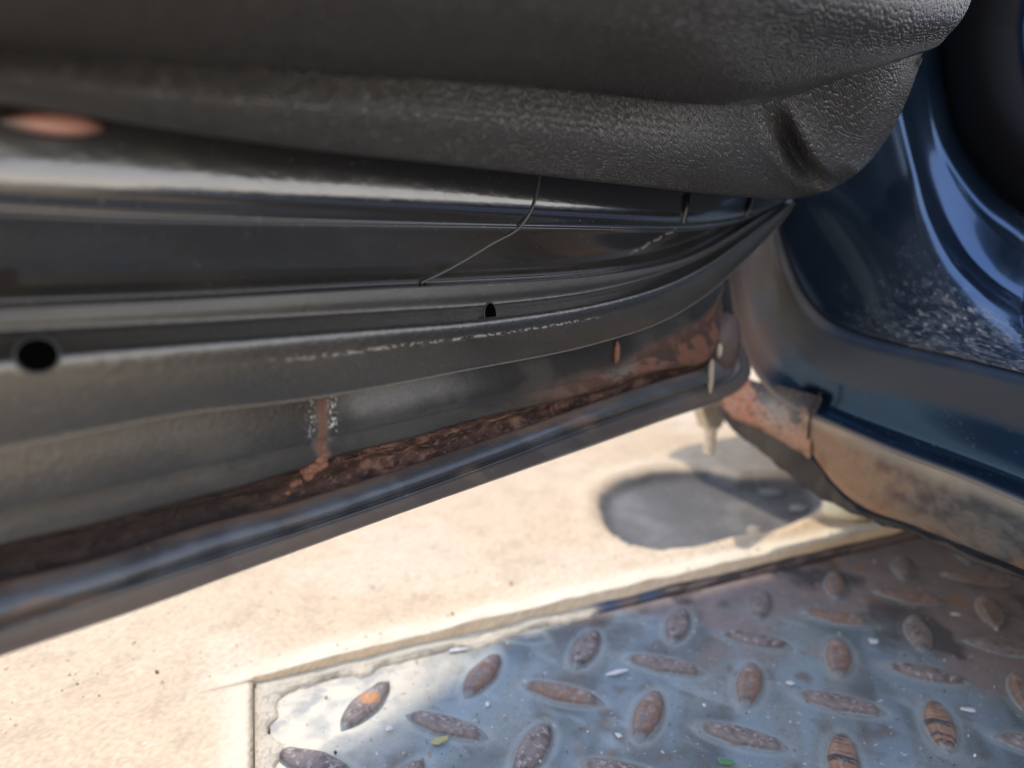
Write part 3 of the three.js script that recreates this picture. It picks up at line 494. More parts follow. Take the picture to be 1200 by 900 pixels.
// 5 glossy inner panel under the trim, its seam and an added piece coloured as a pink reflection
{
  const step0 = shift(rsu, DOOR.N, () => -0.007).map((p) => p.add(new V3(0, 0.0015, 0)));
  const up1 = blend(step0, rgc, 0.18, -0.0005), up2 = blend(step0, rgc, 0.94, -0.0002), up3 = blend(rgc, rgm, 0.22, -0.0011);
  const rTopIn = shift(rgt, DOOR.N, () => -0.011).map((p) => p.add(new V3(0, 0.030, 0)));
  const s = surf([rsu, step0, up1, blend(step0, rgc, 0.5), up2, rgc, up3, rgm, rgt, blend(rgt, rTopIn, 0.5, 0.0032), rTopIn], { per: 7, disp: (x, y) => 0.0003 * (fbm(x * 14, y * 20, 3) - 0.5) });
  const scr = [s.near(792, 268), s.near(735, 300)], vC = s.near(500, 265).v;
  const b = bake(2048, 384, (u, v, o) => {
    const X = u * s.Lu, Z = v * s.Lv, n = fbm(X * 16 + 8, Z * 30, 4), n2 = fbm(X * 90 + 1, Z * 130, 3), sp = vn(X * 950 + 2, Z * 950), c = o.c;
    c[0] = 0.125; c[1] = 0.120; c[2] = 0.112; o.m = 0.85; o.r = 0.13 + 0.07 * n2; o.h = 0.5 + 0.3 * (fbm(X * 160, Z * 300, 3) - 0.5);
    { const f = step(vC + 0.03, vC - 0.03, v); mix3(c, [0.022, 0.020, 0.018], f * 0.9); o.m *= 1 - 0.75 * f; }
    const d = step(0.48, 0.75, n) * step(vC, vC - 0.1, v) * 0.35; mix3(c, [0.05, 0.042, 0.034], d); o.m *= 1 - d; o.r = mix(o.r, 0.5, d);
    const L = Math.hypot(scr[1].x - scr[0].x, scr[1].y - scr[0].y), ex = (scr[1].x - scr[0].x) / L, ey = (scr[1].y - scr[0].y) / L, along = (X - scr[0].x) * ex + (Z - scr[0].y) * ey, off = (X - scr[0].x) * -ey + (Z - scr[0].y) * ex;
    const k = bump1(off, 0.002 * (vn(along * 160, 5) - 0.5), 0.0011) * step(-0.004, 0.004, along) * step(L, L * 0.75, along) * step(0.35, 0.6, fbm(along * 260, off * 200, 2)); mix3(c, [0.30, 0.25, 0.19], k * 0.85); o.r = mix(o.r, 0.7, k); o.m *= 1 - k;
    if (sp > 0.977) { o.m = 0; mix3(c, [0.26, 0.235, 0.2], 0.6); o.r = 0.8; }
  });
  const gl = part(door, 'gloss_panel', s.g, bakedMat(b, 0.00025, { clearcoat: 1, clearcoatRoughness: 0.07 }));
  const on = (px, py, h) => { const q = s.near(px, py); return q.p.clone().addScaledVector(DOOR.N, h); };
  const seamPx = [[632, 208], [631, 224], [624, 245], [606, 268], [578, 287], [548, 303], [518, 319], [494, 331]];
  const seamM = new THREE.MeshPhysicalMaterial({ color: new THREE.Color(0.06, 0.055, 0.05), roughness: 0.35, clearcoat: 0.6, clearcoatRoughness: 0.2 });
  part(door, 'panel_seam', tube(seamPx.map(([x, y]) => on(x, y, 0.0004)), 0.00075, 80, 8), seamM, 'thin curved joint line crossing the gloss panel');
  const dk = new THREE.MeshPhysicalMaterial({ color: new THREE.Color(0.008, 0.009, 0.012), roughness: 0.3 });
  for (const [px, y0, y1] of [[805, 226, 262], [877, 233, 254]]) part(door, 'weld_notch', tube([on(px, y0, 0.0012), on(px - 1, (y0 + y1) / 2, 0.0012), on(px - 5, y1, 0.0008)], 0.0022, 20, 8), dk);
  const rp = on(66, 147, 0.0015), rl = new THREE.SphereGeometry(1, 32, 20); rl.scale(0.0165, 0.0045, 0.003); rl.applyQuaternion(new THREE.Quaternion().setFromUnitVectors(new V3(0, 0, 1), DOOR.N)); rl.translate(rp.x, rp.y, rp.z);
  { const pa = rl.attributes.position, col = new Float32Array(pa.count * 3); for (let i = 0; i < pa.count; i++) { const v = new V3().fromBufferAttribute(pa, i).sub(rp), e = Math.hypot(v.dot(DOOR.D) / 0.0165, v.y / 0.0045), t = step(1.0, 0.35, e); col.set([mix(0.03, 0.66, t), mix(0.014, 0.32, t), mix(0.012, 0.23, t)], i * 3); } rl.setAttribute('color', new THREE.BufferAttribute(col, 3)); }  // pink fading to a dark rim imitates a soft-edged reflection
  part(door, 'pink_reflection', rl, new THREE.MeshPhysicalMaterial({ vertexColors: true, roughness: 0.25, clearcoat: 1 }), 'small oval piece coloured as a pink-red reflection under the trim edge');
  void gl;
}
// 6 grained trim panel and its pocket bulge
{
  const grain = bake(1024, 1024, (u, v, o) => {       // leather grain, tile of 70 mm
    const N = 34, x = u * N, y = v * N * 0.9; let d1 = 9, d2 = 9; const NY = Math.round(N * 0.9);
    const yy = v * NY; void y;
    const wx = x + 0.8 * (vn(u * 24 % 24, v * 24) - 0.5), wy = yy + 0.8 * (vn(u * 24 + 50, v * 24) - 0.5);
    const cx = Math.floor(wx), cy = Math.floor(wy);
    for (let j = -1; j <= 1; j++) for (let i = -1; i <= 1; i++) { const gx = ((cx + i) % N + N) % N, gy = ((cy + j) % NY + NY) % NY; const px = cx + i + 0.1 + 0.8 * h2(gx, gy + 60), py = cy + j + 0.1 + 0.8 * h2(gx + 90, gy + 7), d = (px - wx) ** 2 + (py - wy) ** 2; if (d < d1) { d2 = d1; d1 = d; } else if (d < d2) d2 = d; }
    const e = Math.sqrt(d2) - Math.sqrt(d1), fine = vn(u * 150, v * 150);
    o.h = 0.15 + 0.7 * step(0.0, 0.42, e) + 0.15 * fine; const k = 0.92 + 0.16 * fine; o.c[0] = 0.046 * k; o.c[1] = 0.041 * k; o.c[2] = 0.034 * k; o.r = 0.31 + 0.14 * (1 - sat(e * 2));
    if (vn(u * 500, v * 500 + 9) > 0.985) o.c[0] = o.c[1] = o.c[2] = 0.12;
  });
  for (const t of [grain.map, grain.data]) t.repeat.set(1 / 0.085, 1 / 0.085);
  const gm = bakedMat(grain, 0.0013, { ior: 1.75 });
  const P_K2 = [[-60, 52], [0, 56], [200, 74], [400, 88], [550, 97], [700, 110], [800, 121], [870, 124], [920, 115], [970, 98], [1030, 79], [1082, 62]];
  const P_K1 = [[-60, 84], [0, 92], [200, 118], [400, 135], [600, 153], [750, 170], [860, 182], [920, 182], [965, 172], [1000, 153], [1030, 125], [1052, 98], [1079, 66]];
  const P_K3 = [[-60, 20], [0, 22], [200, 38], [400, 52], [550, 62], [700, 76], [820, 90], [900, 98], [960, 91], [1030, 74], [1092, 57]];
  const P_K4 = [[-60, -40], [0, -40], [200, -30], [400, -18], [600, -4], [750, 14], [860, 34], [950, 50], [1030, 55], [1108, 45]];
  const P_K5 = [[-60, -110], [0, -110], [300, -95], [600, -70], [800, -46], [950, -18], [1060, 4], [1138, 0]];
  const ke = dr(P_CE, [[700, 0.060], [930, 0.066], [975, 0.088], [1010, 0.108], [1076, 0.146]]), k1 = dr(P_K1, [[0, 0.076], [700, 0.078], [890, 0.091], [908, 0.094], [930, 0.080], [952, 0.103], [1080, 0.146]]), k2 = dr(P_K2, [[0, 0.073], [700, 0.077], [900, 0.098], [1082, 0.147]]), k3 = dr(P_K3, [[0, 0.108], [700, 0.112], [900, 0.128], [1092, 0.152]]), k4 = dr(P_K4, [[0, 0.140], [900, 0.152], [1108, 0.166]]), k5 = dr(P_K5, [[0, 0.158], [900, 0.168], [1138, 0.184]]);
  const k6 = shift(k5, Y, () => 0.12), k7 = shift(k6, Y, () => 0.22).map((p) => p.addScaledVector(DOOR.N, -0.03));
  const eb = shift(ke, DOOR.N, () => -0.008).map((p) => p.add(new V3(0, 0.0005, 0))), ebb = shift(ke, DOOR.N, () => -0.045).map((p) => p.add(new V3(0, 0.006, 0)));
  const ea = blend(ke, k1, 0.035, 0.0015), eb2 = blend(ke, k1, 0.11, 0.0022);
  const s = surf([ebb, eb, ke, ea, eb2, k1, k2], { per: 12, metres: true, disp: (x, y) => 0.0008 * (fbm(x * 12, y * 12, 2) - 0.5) });
  part(door, 'trim_panel', s.g, gm);
  const s2 = surf([blend(k2, k1, 0.02), k2, blend(k2, k3, 0.25, -0.004), k3, k4, k5, k6, k7], { per: 10, metres: true });
  part(door, 'pocket_bulge', s2.g, gm);
  // return edge of the trim at the front, so that it has depth
  const fe = (r, nAll) => r.slice(-1)[0].clone().addScaledVector(DOOR.N, nAll);
  const col = [ke, k1, k2, k3, k4, k5, k6, k7];
  const front = col.map((r) => fe(r, 0)), rear = col.map((r) => fe(r, -0.05).addScaledVector(DOOR.D, 0.002));
  part(door, 'front_return', surf([front, rear], { per: 4, metres: true }).g, gm);
}
// 7 outer skin and window sill closing the door's back
{
  const skinM = new THREE.MeshPhysicalMaterial({ color: new THREE.Color(0.012, 0.014, 0.02), roughness: 0.3, clearcoat: 1, clearcoatRoughness: 0.05, side: THREE.DoubleSide });
  const base = shift(r0, DOOR.N, () => -0.012).map((p) => p.setY(Math.min(p.y, 0.21))), L = base.length;
  const mk = (y, n) => base.map((p, i) => { const q = DOOR.O.clone().addScaledVector(DOOR.D, DOOR.D.dot(p.clone().sub(DOOR.O)) ); q.addScaledVector(DOOR.N, n); q.y = y; return q; });
  part(door, 'outer_skin', surf([base.map((p) => p.clone().add(new V3(0, 0.004, 0))), mk(0.26, -0.028), mk(0.42, -0.05), mk(0.62, -0.052), mk(0.82, -0.03)], { per: 6 }).g, skinM);
  part(door, 'top_sill', surf([mk(0.82, -0.03), mk(0.835, 0.02), mk(0.81, 0.10)], { per: 4 }).g, new THREE.MeshStandardMaterial({ color: new THREE.Color(0.02, 0.02, 0.02), roughness: 0.7, side: THREE.DoubleSide })); void L;
}
// ------------------------------------------------------------------ car body: hinge pillar, sill, weather strip
const body = car;
{
  const UP = new V3(0, 0.45, 0), OUT = BODY.D.clone().multiplyScalar(-0.7);
  const br = (px, n, o = {}) => rail(BODY, px, n, { M: 130, ext: 8, pre: UP, post: OUT, ...o });
  const b1 = br([[848, 60], [850, 250], [858, 350], [872, 412], [897, 453], [925, 475], [949, 487], [975, 498], [1050, 531], [1125, 559], [1200, 591]], 0);
  const b2 = br([[862, 60], [866, 250], [876, 340], [894, 395], [922, 437], [955, 464], [990, 481], [1060, 506], [1125, 530], [1200, 558]], -0.012);
  const b3 = br([[880, 60], [886, 250], [898, 330], [917, 380], [943, 416], [973, 440], [1000, 452], [1060, 464], [1125, 480], [1200, 504]], -0.006);
  const b4 = br([[898, 60], [904, 240], [917, 310], [936, 356], [964, 385], [997, 398], [1050, 413], [1125, 431], [1200, 450]], 0.0005);
  const b4b = br([[903, 60], [909, 240], [923, 303], [943, 347], [969, 375], [1000, 389], [1050, 403], [1125, 420], [1200, 438]], -0.007);
  const b5 = br([[955, 50], [965, 180], [988, 262], [1020, 318], [1060, 357], [1120, 389], [1200, 414]], -0.015);
  const b6 = br([[1040, 30], [1050, 110], [1060, 155], [1072, 201], [1088, 259], [1117, 315], [1155, 353], [1200, 386]], -0.035);
  const b7 = br([[1060, 30], [1066, 110], [1078, 188], [1094, 230], [1112, 264], [1134, 296], [1160, 322], [1200, 350]], -0.062);
  const b7b = br([[1078, 30], [1083, 105], [1096, 172], [1116, 215], [1142, 250], [1170, 278], [1206, 304]], -0.078);
  const b8 = br([[1098, 30], [1103, 92], [1117, 152], [1142, 197], [1168, 228], [1206, 258]], -0.098);
  const paintBake = (s, o2) => bake(1024, 512, (u, v, o) => {
    const X = u * s.Lu, Z = v * s.Lv, n = fbm(X * 18 + 2, Z * 30, 4), n2 = fbm(X * 80, Z * 110, 3), sp = vn(X * 420, Z * 420), sp2 = vn(X * 800 + 4, Z * 800), c = o.c;
    c[0] = 0.016; c[1] = 0.052; c[2] = 0.108; o.m = 0.9; o.r = 0.11 + 0.05 * n2; o.h = 0.5;
    o2(u, v, o, n, n2, sp, sp2, X, Z);
  });
  // sill and pillar, outside the crease
  {
    const s = surf([shift(b1, BODY.N, () => -0.03), shift(b1, BODY.N, () => -0.006).map((p) => p.add(new V3(0, -0.004, 0))), b1, blend(b1, b2, 0.35, -0.003, BODY), b2, b3, blend(b3, b4, 0.7, 0.001, BODY), b4, b4b], { per: 7 });
    const q0 = s.near(945, 470), vN = s.near(1080, 515).v, v3 = s.near(1080, 468).v, v1 = s.near(1080, 541).v, uP = s.near(985, 450).u;
    const b = paintBake(s, (u, v, o, n, n2, sp, sp2) => {
      const c = o.c, up = step(v3 - 0.06, v3 + 0.05, v), edge = bump1(v, v1, 0.035), pil = step(uP, uP - 0.10, u);
      let d = sat(up * (0.30 + 0.6 * n) + edge * 0.75 + pil * (0.25 + 0.5 * step(0.42, 0.68, n)) * step(q0.u - 0.55, q0.u, u) + 0.08); if (sp > 0.93) d = Math.max(d, 0.6);
      const dc = [0.060, 0.055, 0.046]; mix3(dc, [0.27, 0.215, 0.145], Math.max(edge, pil * 0.5 * step(0.3, 0.6, n))); mix3(c, dc, d * 0.85); o.m *= 1 - d; o.r = mix(o.r, 0.72, d); void q0; void vN; void sp2;
      { const dt = Math.max(step(v1 + 0.16, v1 - 0.02, v), 0.45 + 0.5 * step(0.4, 0.65, n)) * step(q0.u + 0.005, q0.u - 0.045, u); mix3(c, [0.030, 0.025, 0.020], dt * 0.9); o.m *= 1 - dt; o.r = mix(o.r, 0.85, dt); }
      const ru = pil * step(q0.u - 0.10, q0.u, u) * step(v3 + 0.06, v1, v) * step(0.35, 0.6, n); mix3(c, [0.30, 0.15, 0.08], ru * 0.6);
    });
    part(body, 'sill_panel', s.g, bakedMat(b, 0.0008, { clearcoat: 0.12, clearcoatRoughness: 0.25 }));
  }
  // pillar face and aperture flange, inside the crease
  {
    const s = surf([b4b, blend(b4b, b5, 0.12, 0.003, BODY), b5, blend(b5, b6, 0.7, 0.002, BODY), b6, blend(b6, b7, 0.5, 0.003, BODY), b7, b7b, blend(b7b, b8, 0.5, 0.005, BODY), b8, shift(b8, BODY.N, () => -0.02)], { per: 7 });
    const q = s.near(1120, 372), q2 = s.near(1000, 330), v6 = s.near(1155, 353).v, u0 = s.near(960, 300).u, u1 = s.near(1170, 390).u;
    const b = paintBake(s, (u, v, o, n, n2, sp, sp2, X, Z) => {
      const c = o.c, zone = step(u0, u1, u) * step(v6 + 0.02, v6 - 0.1, v), z2 = step(u0 + 0.05, u1 + 0.05, u) * step(v6, v6 + 0.1, v) * 0.5;
      let d = 0.05 + 0.12 * n; const blot = fbm(X * 150, Z * 190, 3);
      d += (zone + z2 * 0.7) * (0.95 * step(0.74, 0.86, vn(X * 620 + 9, Z * 560)) * step(0.34, 0.62, n * 0.5 + blot * 0.5) + 0.8 * step(0.82, 0.9, vn(X * 300 + 40, Z * 280)) * step(0.4, 0.6, n) + 0.22 * step(0.4, 0.7, blot) + 0.08); if (sp2 > 0.95) d = Math.max(d, 0.45 * (zone + 0.3));
      d = sat(d); mix3(c, [0.30, 0.285, 0.255], d * 0.9); o.m *= 1 - d * 0.9; o.r = mix(o.r, 0.75, d); void q; void q2;
    });
    part(body, 'hinge_pillar', s.g, bakedMat(b, 0.0004, { clearcoat: 0.8, clearcoatRoughness: 0.08 }));
  }
  // rubber weather strip round the aperture and the blue kick panel behind it
  {
    const rb = (px, n) => br(px, n);
    const w0 = shift(b8, BODY.N, () => -0.004), w1 = rb([[1112, 30], [1118, 85], [1133, 140], [1157, 182], [1186, 212], [1222, 240]], -0.084), w2 = rb([[1150, 30], [1154, 75], [1168, 122], [1192, 158], [1220, 186], [1250, 206]], -0.080), w3 = rb([[1186, 30], [1188, 65], [1196, 105], [1212, 138], [1238, 165], [1270, 184]], -0.092), w4 = shift(w3, BODY.N, () => -0.025);
    part(body, 'weather_strip', surf([w0, w1, w2, w3, w4], { per: 7 }).g, new THREE.MeshPhysicalMaterial({ color: new THREE.Color(0.003, 0.003, 0.0035), roughness: 0.75, specularIntensity: 0.35, side: THREE.DoubleSide }));
    const w5 = rb([[1192, 30], [1193, 65], [1200, 104], [1216, 136], [1242, 162], [1274, 180]], -0.098), w6 = rb([[1204, 30], [1206, 60], [1214, 95], [1230, 124], [1256, 148], [1290, 168]], -0.100), w7 = rb([[1240, 30], [1244, 55], [1254, 82], [1270, 105], [1300, 125], [1330, 140]], -0.14);
    part(body, 'inner_flange', surf([w5, w6, w7, shift(w7, BODY.N, () => -0.4)], { per: 6 }).g, new THREE.MeshPhysicalMaterial({ color: new THREE.Color(0.02, 0.05, 0.13), metalness: 0.75, roughness: 0.25, clearcoat: 0.8, clearcoatRoughness: 0.08, side: THREE.DoubleSide }));
  }
  // lower edge of the sill, rusty underneath
  {
    const o3 = { M: 90, ext: 6, post: OUT, pre: BODY.D.clone().multiplyScalar(0.004) };
    const t = rail(BODY, [[947, 488], [975, 499], [1050, 532], [1125, 560], [1200, 592]], 0.0003, o3), bt = rail(BODY, [[950, 528], [962, 545], [982, 571], [1012, 594], [1069, 615], [1130, 639], [1200, 667]], -0.006, o3);
    const m = blend(t, bt, 0.4, 0.004, BODY), m2 = blend(t, bt, 0.85, 0.002, BODY), u1 = shift(bt, BODY.N, () => -0.004).map((p) => p.add(new V3(0, -0.001, 0))), u2 = shift(bt, BODY.N, () => -0.03).map((p) => p.add(new V3(0, 0.006, 0)));
    const s = surf([t, m, m2, bt, u1, u2], { per: 8, disp: (x, y) => 0.0012 * (fbm(x * 40, y * 60, 3) - 0.5) });
    const qa = s.near(985, 550), qb = s.near(1070, 590);
    const b = bake(1024, 256, (u, v, o) => {
      const X = u * s.Lu, Z = v * s.Lv, n = fbm(X * 34, Z * 40, 4), n2 = fbm(X * 120, Z * 150, 3), c = o.c; c[0] = 0.085; c[1] = 0.082; c[2] = 0.075; o.r = 0.7; o.h = n2;
      mix3(c, [0.028, 0.028, 0.03], step(0.38, 0.62, n2 * 0.5 + n * 0.5) * 0.85);
      const dr2 = sat(step(qb.u + 0.10, qa.u, u + 0.16 * (n - 0.5)) * 0.75 * step(0.30, 0.5, n2 + 0.2) + step(0.45, 0.75, v * 0.9 + 0.9 * (n - 0.5)) * 0.8);
      const rc2 = [0.27, 0.155, 0.082]; mix3(rc2, [0.17, 0.075, 0.04], step(0.5, 0.7, n) * 0.9); mix3(rc2, [0.40, 0.29, 0.175], step(0.58, 0.75, fbm(X * 22 + 7, Z * 30, 3)) * 0.7); mix3(c, rc2, dr2); mix3(c, [0.38, 0.33, 0.25], step(0.16, 0.02, v) * 0.5);
    });
    part(body, 'sill_lower_edge', s.g, bakedMat(b, 0.0012), 'orange and brown rusted lower edge of the sill');
    // dark floor pan seams behind it
    const ub = bake(512, 128, (u, v, o) => { const n = fbm(u * 40, v * 10, 4); o.c[0] = 0.02 + 0.05 * n * n; o.c[1] = 0.016 + 0.04 * n * n; o.c[2] = 0.013 + 0.03 * n * n; o.r = 0.85; o.h = n; });
    const um = bakedMat(ub, 0.002), o4 = { M: 90, ext: 6, post: OUT };
    const f1 = rail(BODY, [[846, 470], [870, 492], [925, 520], [958, 548], [980, 575], [1012, 600], [1069, 622], [1200, 676]], -0.012, o4), f2 = rail(BODY, [[846, 486], [862, 506], [895, 532], [935, 566], [968, 588], [1012, 606], [1069, 626], [1200, 682]], -0.022, o4), f3 = shift(f2, BODY.N, () => -0.6);
    part(body, 'floor_pan', surf([f1, blend(f1, f2, 0.5, 0.004, BODY), f2, shift(f2, BODY.N, () => -0.05).map((p) => p.add(new V3(0, -0.004, 0))), f3], { per: 6, disp: (x, y) => 0.006 * (fbm(x * 90, y * 70, 4) - 0.5) + 0.004 * (fbm(x * 25, y * 20, 2) - 0.5) }).g, um);
  }
  // inner wing running forward behind the door
  {
    const e = shift(b1, BODY.N, () => -0.029).filter((p) => p.y > 0.235), D = BODY.D;
    const m = new THREE.MeshPhysicalMaterial({ color: new THREE.Color(0.010, 0.011, 0.014), roughness: 0.85, specularIntensity: 0.3, side: THREE.DoubleSide });
    part(body, 'inner_wing', surf([e, shift(e, D, () => 0.04), shift(e, D, () => 0.11).map((p) => p.addScaledVector(BODY.N, 0.004))], { per: 4 }).g, m);
    const c0 = b1.map((p) => p).filter((p) => p.y > 0.235);
    part(body, 'wing_edge', surf([shift(c0, BODY.N, () => -0.001), shift(c0, D, () => 0.006).map((p) => p.addScaledVector(BODY.N, -0.006)), e], { per: 4 }).g, m);
  }
  // dark cabin behind the sill: floor, seat cushion and the far side
  {
    const dk = new THREE.MeshStandardMaterial({ color: new THREE.Color(0.012, 0.012, 0.013), roughness: 0.85, side: THREE.DoubleSide });
    const q = (s, n, y) => BODY.O.clone().addScaledVector(BODY.D, s).addScaledVector(BODY.N, n).setY(y), line = (n, y, s0 = 0.55, s1 = -1.3) => Array.from({ length: 12 }, (_, i) => q(mix(s0, s1, i / 11), n, y));
    part(body, 'cabin_floor', surf([line(-0.14, 0.23), line(-0.2, 0.19), line(-1.3, 0.19)], { per: 4 }).g, dk);
    part(body, 'far_side', surf([line(-1.3, 0.18), line(-1.38, 0.36), line(-1.36, 0.50), line(-1.42, 0.52)], { per: 4 }).g, dk);
    part(body, 'seat_cushion', surf([line(-0.22, 0.2, -0.35, -0.95), line(-0.2, 0.36, -0.35, -0.95), line(-0.27, 0.44, -0.33, -0.95), line(-0.6, 0.43, -0.33, -0.95), line(-0.68, 0.36, -0.35, -0.95), line(-0.66, 0.2, -0.35, -0.95)], { per: 6 }).g, dk);
  }
  // rusted corner where the wing meets the sill
  {
    const o5 = { M: 40 };
    const e0 = rail(BODY, [[852, 430], [880, 445], [915, 452], [945, 460], [962, 466]], -0.004, o5), e1 = rail(BODY, [[850, 452], [872, 462], [905, 474], [935, 482], [955, 488]], -0.001, o5), e2 = rail(BODY, [[846, 472], [868, 486], [900, 502], [930, 517], [950, 530]], -0.001, o5), e3 = rail(BODY, [[846, 478], [868, 493], [900, 509], [928, 524], [948, 538]], -0.012, o5);
    const s = surf([e0, e1, e2, e3], { per: 9, disp: (x, y) => 0.007 * (fbm(x * 55, y * 55, 4) - 0.5) });
    const b = bake(256, 128, (u, v, o) => {
      const n = fbm(u * 9, v * 5, 4), n2 = fbm(u * 40, v * 20, 3), c = o.c; c[0] = 0.30; c[1] = 0.165; c[2] = 0.105; mix3(c, [0.30, 0.10, 0.05], step(0.40, 0.6, n) * step(0.6, 0.2, u)); mix3(c, [0.03, 0.032, 0.038], step(0.50, 0.60, n * 0.55 + n2 * 0.25 + 0.42 * step(0.6, 0.0, v) * step(0.15, 0.6, u))); mix3(c, [0.22, 0.21, 0.19], bump1(u, 0.62, 0.2) * bump1(v, 0.35, 0.22) * 0.9); mix3(c, [0.15, 0.08, 0.055], step(0.58, 0.72, n2) * 0.7); o.r = 0.85; o.h = n2;
    });
    part(body, 'rusty_corner', s.g, bakedMat(b, 0.0016), 'orange rust corner at the foot of the pillar');
    const cr = [[962, 460], [952, 478], [948, 500], [947, 515]].map(([x, y]) => BODY.at(x, y, 0.003));
    part(body, 'joint_crack', tube(cr, 0.0011, 24, 6), new THREE.MeshStandardMaterial({ color: new THREE.Color(0.03, 0.02, 0.016), roughness: 0.9 }));
  }
}
// ------------------------------------------------------------------ pale bracket hanging beyond the door's end
{
  const mt = bakedMat(bake(128, 128, (u, v, o) => { const n = fbm(u * 8, v * 8, 3); o.c[0] = 0.55; o.c[1] = 0.46; o.c[2] = 0.33; mix3(o.c, [0.34, 0.23, 0.13], step(0.5, 0.7, n) * 0.5); o.r = 0.8; o.h = n; }), 0.001);
  const c = DOOR.at(828, 484, -0.10), gr = group('hanging_bracket', 'pale cream bracket with a peg hanging below the car past the end of the door', 'bracket', c.clone());
  const q = new THREE.Quaternion().setFromUnitVectors(new V3(0, 0, 1), DOOR.N);
  const sh = new THREE.Shape([[-0.040, 0.028], [0.020, 0.028], [0.020, -0.014], [0.012, -0.018], [-0.012, -0.013]].map(([x, y]) => new THREE.Vector2(x, y)));
  const g = new THREE.ExtrudeGeometry(sh, { depth: 0.01, bevelEnabled: true, bevelSize: 0.0015, bevelThickness: 0.0015, bevelSegments: 2 }); g.applyQuaternion(q); g.translate(c.x, c.y, c.z); part(gr, 'bracket_plate', g, mt);
  const pg = new THREE.CylinderGeometry(0.0075, 0.006, 0.034, 16); const pp = DOOR.at(832, 515, -0.092); pg.translate(pp.x, pp.y, pp.z); part(gr, 'peg', pg, mt);
}
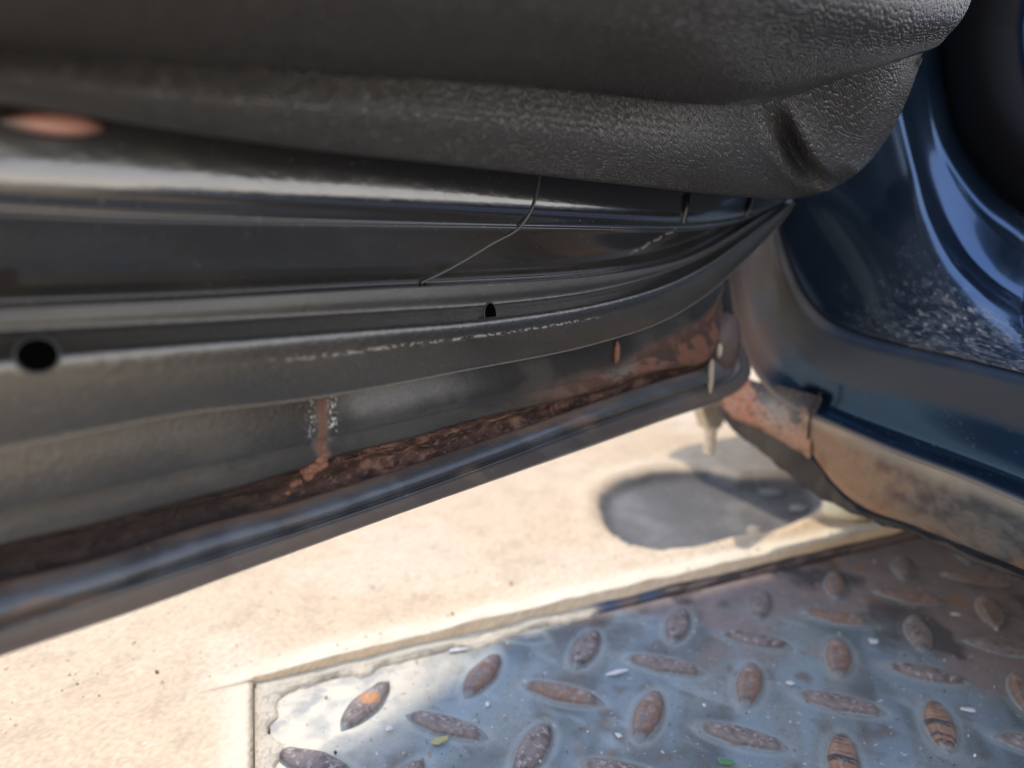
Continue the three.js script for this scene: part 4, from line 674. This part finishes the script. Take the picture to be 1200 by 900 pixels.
// ------------------------------------------------------------------ loose bits on the slab and the plate
{
  const stone = (px, py, r, seed, name, label, cat, col, k = 0.62) => { const p = atY(px, py, 0); const [a, b] = uvOf(p.x, p.z); const y = slabH(a, b) + r * k * 0.6; const q = p.clone().setY(y); const m = bakedMat(bake(64, 64, (u, v, o) => { const n = fbm(u * 9 + seed, v * 9, 4); const f = 0.8 + 0.4 * n; o.c[0] = col[0] * f; o.c[1] = col[1] * f; o.c[2] = col[2] * f; o.r = 0.9; o.h = n; }), 0.001); m.map.repeat.set(30, 30); const g = lump(q.x, q.y, q.z, r, r * k, r * 0.8, seed, 4); const t = new THREE.Mesh(g.translate(-q.x, -q.y, -q.z), m); t.name = numbered(name); t.position.copy(q); t.castShadow = t.receiveShadow = true; t.userData = { label, category: cat }; scene.add(t); };
  stone(992, 612, 0.027, 3, 'mortar_lump', 'large cream mortar lump under the sill edge at the right end of the crest', 'mortar lump', [0.62, 0.55, 0.38]);
  stone(884, 628, 0.0085, 8, 'pebble', 'small tan pebble on the lower rim of the dark hollow', 'pebble', [0.50, 0.40, 0.28], 0.8);
  stone(905, 571, 0.017, 12, 'mortar_flake', 'longer pale flake lying in the dark hollow near the sill', 'mortar flake', [0.22, 0.20, 0.18], 0.10);
  stone(938, 590, 0.012, 15, 'mortar_flake', 'short rounded pale flake at the right edge of the dark hollow', 'mortar flake', [0.28, 0.25, 0.21], 0.2);
  const white = new THREE.MeshStandardMaterial({ color: new THREE.Color(0.52, 0.51, 0.48), roughness: 0.6 }), green = new THREE.MeshStandardMaterial({ color: new THREE.Color(0.06, 0.19, 0.06), roughness: 0.6 }), yell = new THREE.MeshStandardMaterial({ color: new THREE.Color(0.33, 0.29, 0.12), roughness: 0.8 });
  const chip = (px, py, l, w, ang, label, mat = white, cat = 'paint chip', name = 'paint_chip') => { const p = atY(px, py, 0.0018); const R = rng(Math.round(px * 7 + py)), nn = 9, sp = new THREE.Shape(Array.from({ length: nn }, (_, i) => { const a = (i + 0.6 * R()) / nn * Math.PI * 2, k = 0.55 + 0.5 * R(); return new THREE.Vector2(Math.cos(a) * l * k * 0.62, Math.sin(a) * w * k * 0.66); })); const g = new THREE.ExtrudeGeometry(sp, { depth: 0.0006, bevelEnabled: true, bevelSize: 0.0003, bevelThickness: 0.0003, bevelSegments: 1 }); g.rotateX(-Math.PI / 2); g.rotateX((R() - 0.5) * 0.16); const m = new THREE.Mesh(g, mat); m.name = numbered(name); m.position.copy(p); m.rotation.y = ang; m.castShadow = m.receiveShadow = true; m.userData = { label, category: cat }; scene.add(m); };
  chip(722, 788, 0.0175, 0.0035, 0.35, 'long white paint chip on the plate beside a flat brown lug', white);
  chip(455, 854, 0.0045, 0.0035, 0.3, 'small white paint chip right of the orange-spotted lug');
  chip(725, 862, 0.005, 0.003, -0.7, 'thin white paint chip near the bottom lugs in mid plate');
  chip(1024, 752, 0.0075, 0.0055, 0.2, 'roundish white paint chip in the bare blue middle of the plate');
  chip(926, 801, 0.005, 0.004, 0.1, 'white paint chip just right of the upright rusty lug');
  chip(1135, 832, 0.0095, 0.003, -0.2, 'flat white paint chip under the peeling rust at the right');
  chip(1120, 720, 0.007, 0.003, -0.2, 'bright white paint chip on the shaded rusty far side of the plate');
  chip(536, 762, 0.014, 0.0035, 0.25, 'whitish flake on the far edge of the plate beside the gap');
  chip(851, 893, 0.011, 0.0045, -0.15, 'green paint chip at the bottom edge of the plate', green);
  chip(516, 868, 0.010, 0.0055, 0.5, 'yellow lichen-like stain chip above a bottom lug', yell);
}

// ------------------------------------------------------------------ grit nobody could count
{
  const R = rng(314), g = new THREE.IcosahedronGeometry(1, 0), m = new THREE.MeshStandardMaterial({ color: 0xffffff, roughness: 0.9 }), N = 1500, im = new THREE.InstancedMesh(g, m, N), M4 = new THREE.Matrix4(), q = new THREE.Quaternion(), c = new THREE.Color();
  let k = 0;
  while (k < N) {
    const onPlate = R() < 0.45, a = onPlate ? 0.03 + R() * 0.9 : -0.7 + R() * 1.7, b = onPlate ? 0.03 + R() * 0.4 : -0.8 * R() * R() - 0.004, e = 0.0005 + 0.0016 * R() * R() * R();
    const p = gp(a, b, (onPlate ? 0.0006 : slabH(a, b)) + e * 0.4);
    q.setFromEuler(new THREE.Euler(R() * 6, R() * 6, R() * 6)); im.setMatrixAt(k, M4.compose(p, q, new V3(e * (0.7 + R()), e * (0.5 + 0.5 * R()), e)));
    const t = R(); im.setColorAt(k, t < 0.4 ? c.setRGB(0.42, 0.34, 0.24) : t < 0.7 ? c.setRGB(0.14, 0.085, 0.05) : t < 0.88 ? c.setRGB(0.05, 0.045, 0.04) : c.setRGB(0.6, 0.58, 0.53)); k++;
  }
  im.name = 'grit'; im.castShadow = im.receiveShadow = true; im.userData = { kind: 'stuff', label: 'fine grit and rust crumbs scattered over the plate and slab', category: 'grit' }; scene.add(im);
}
renderer.render(scene, camera);
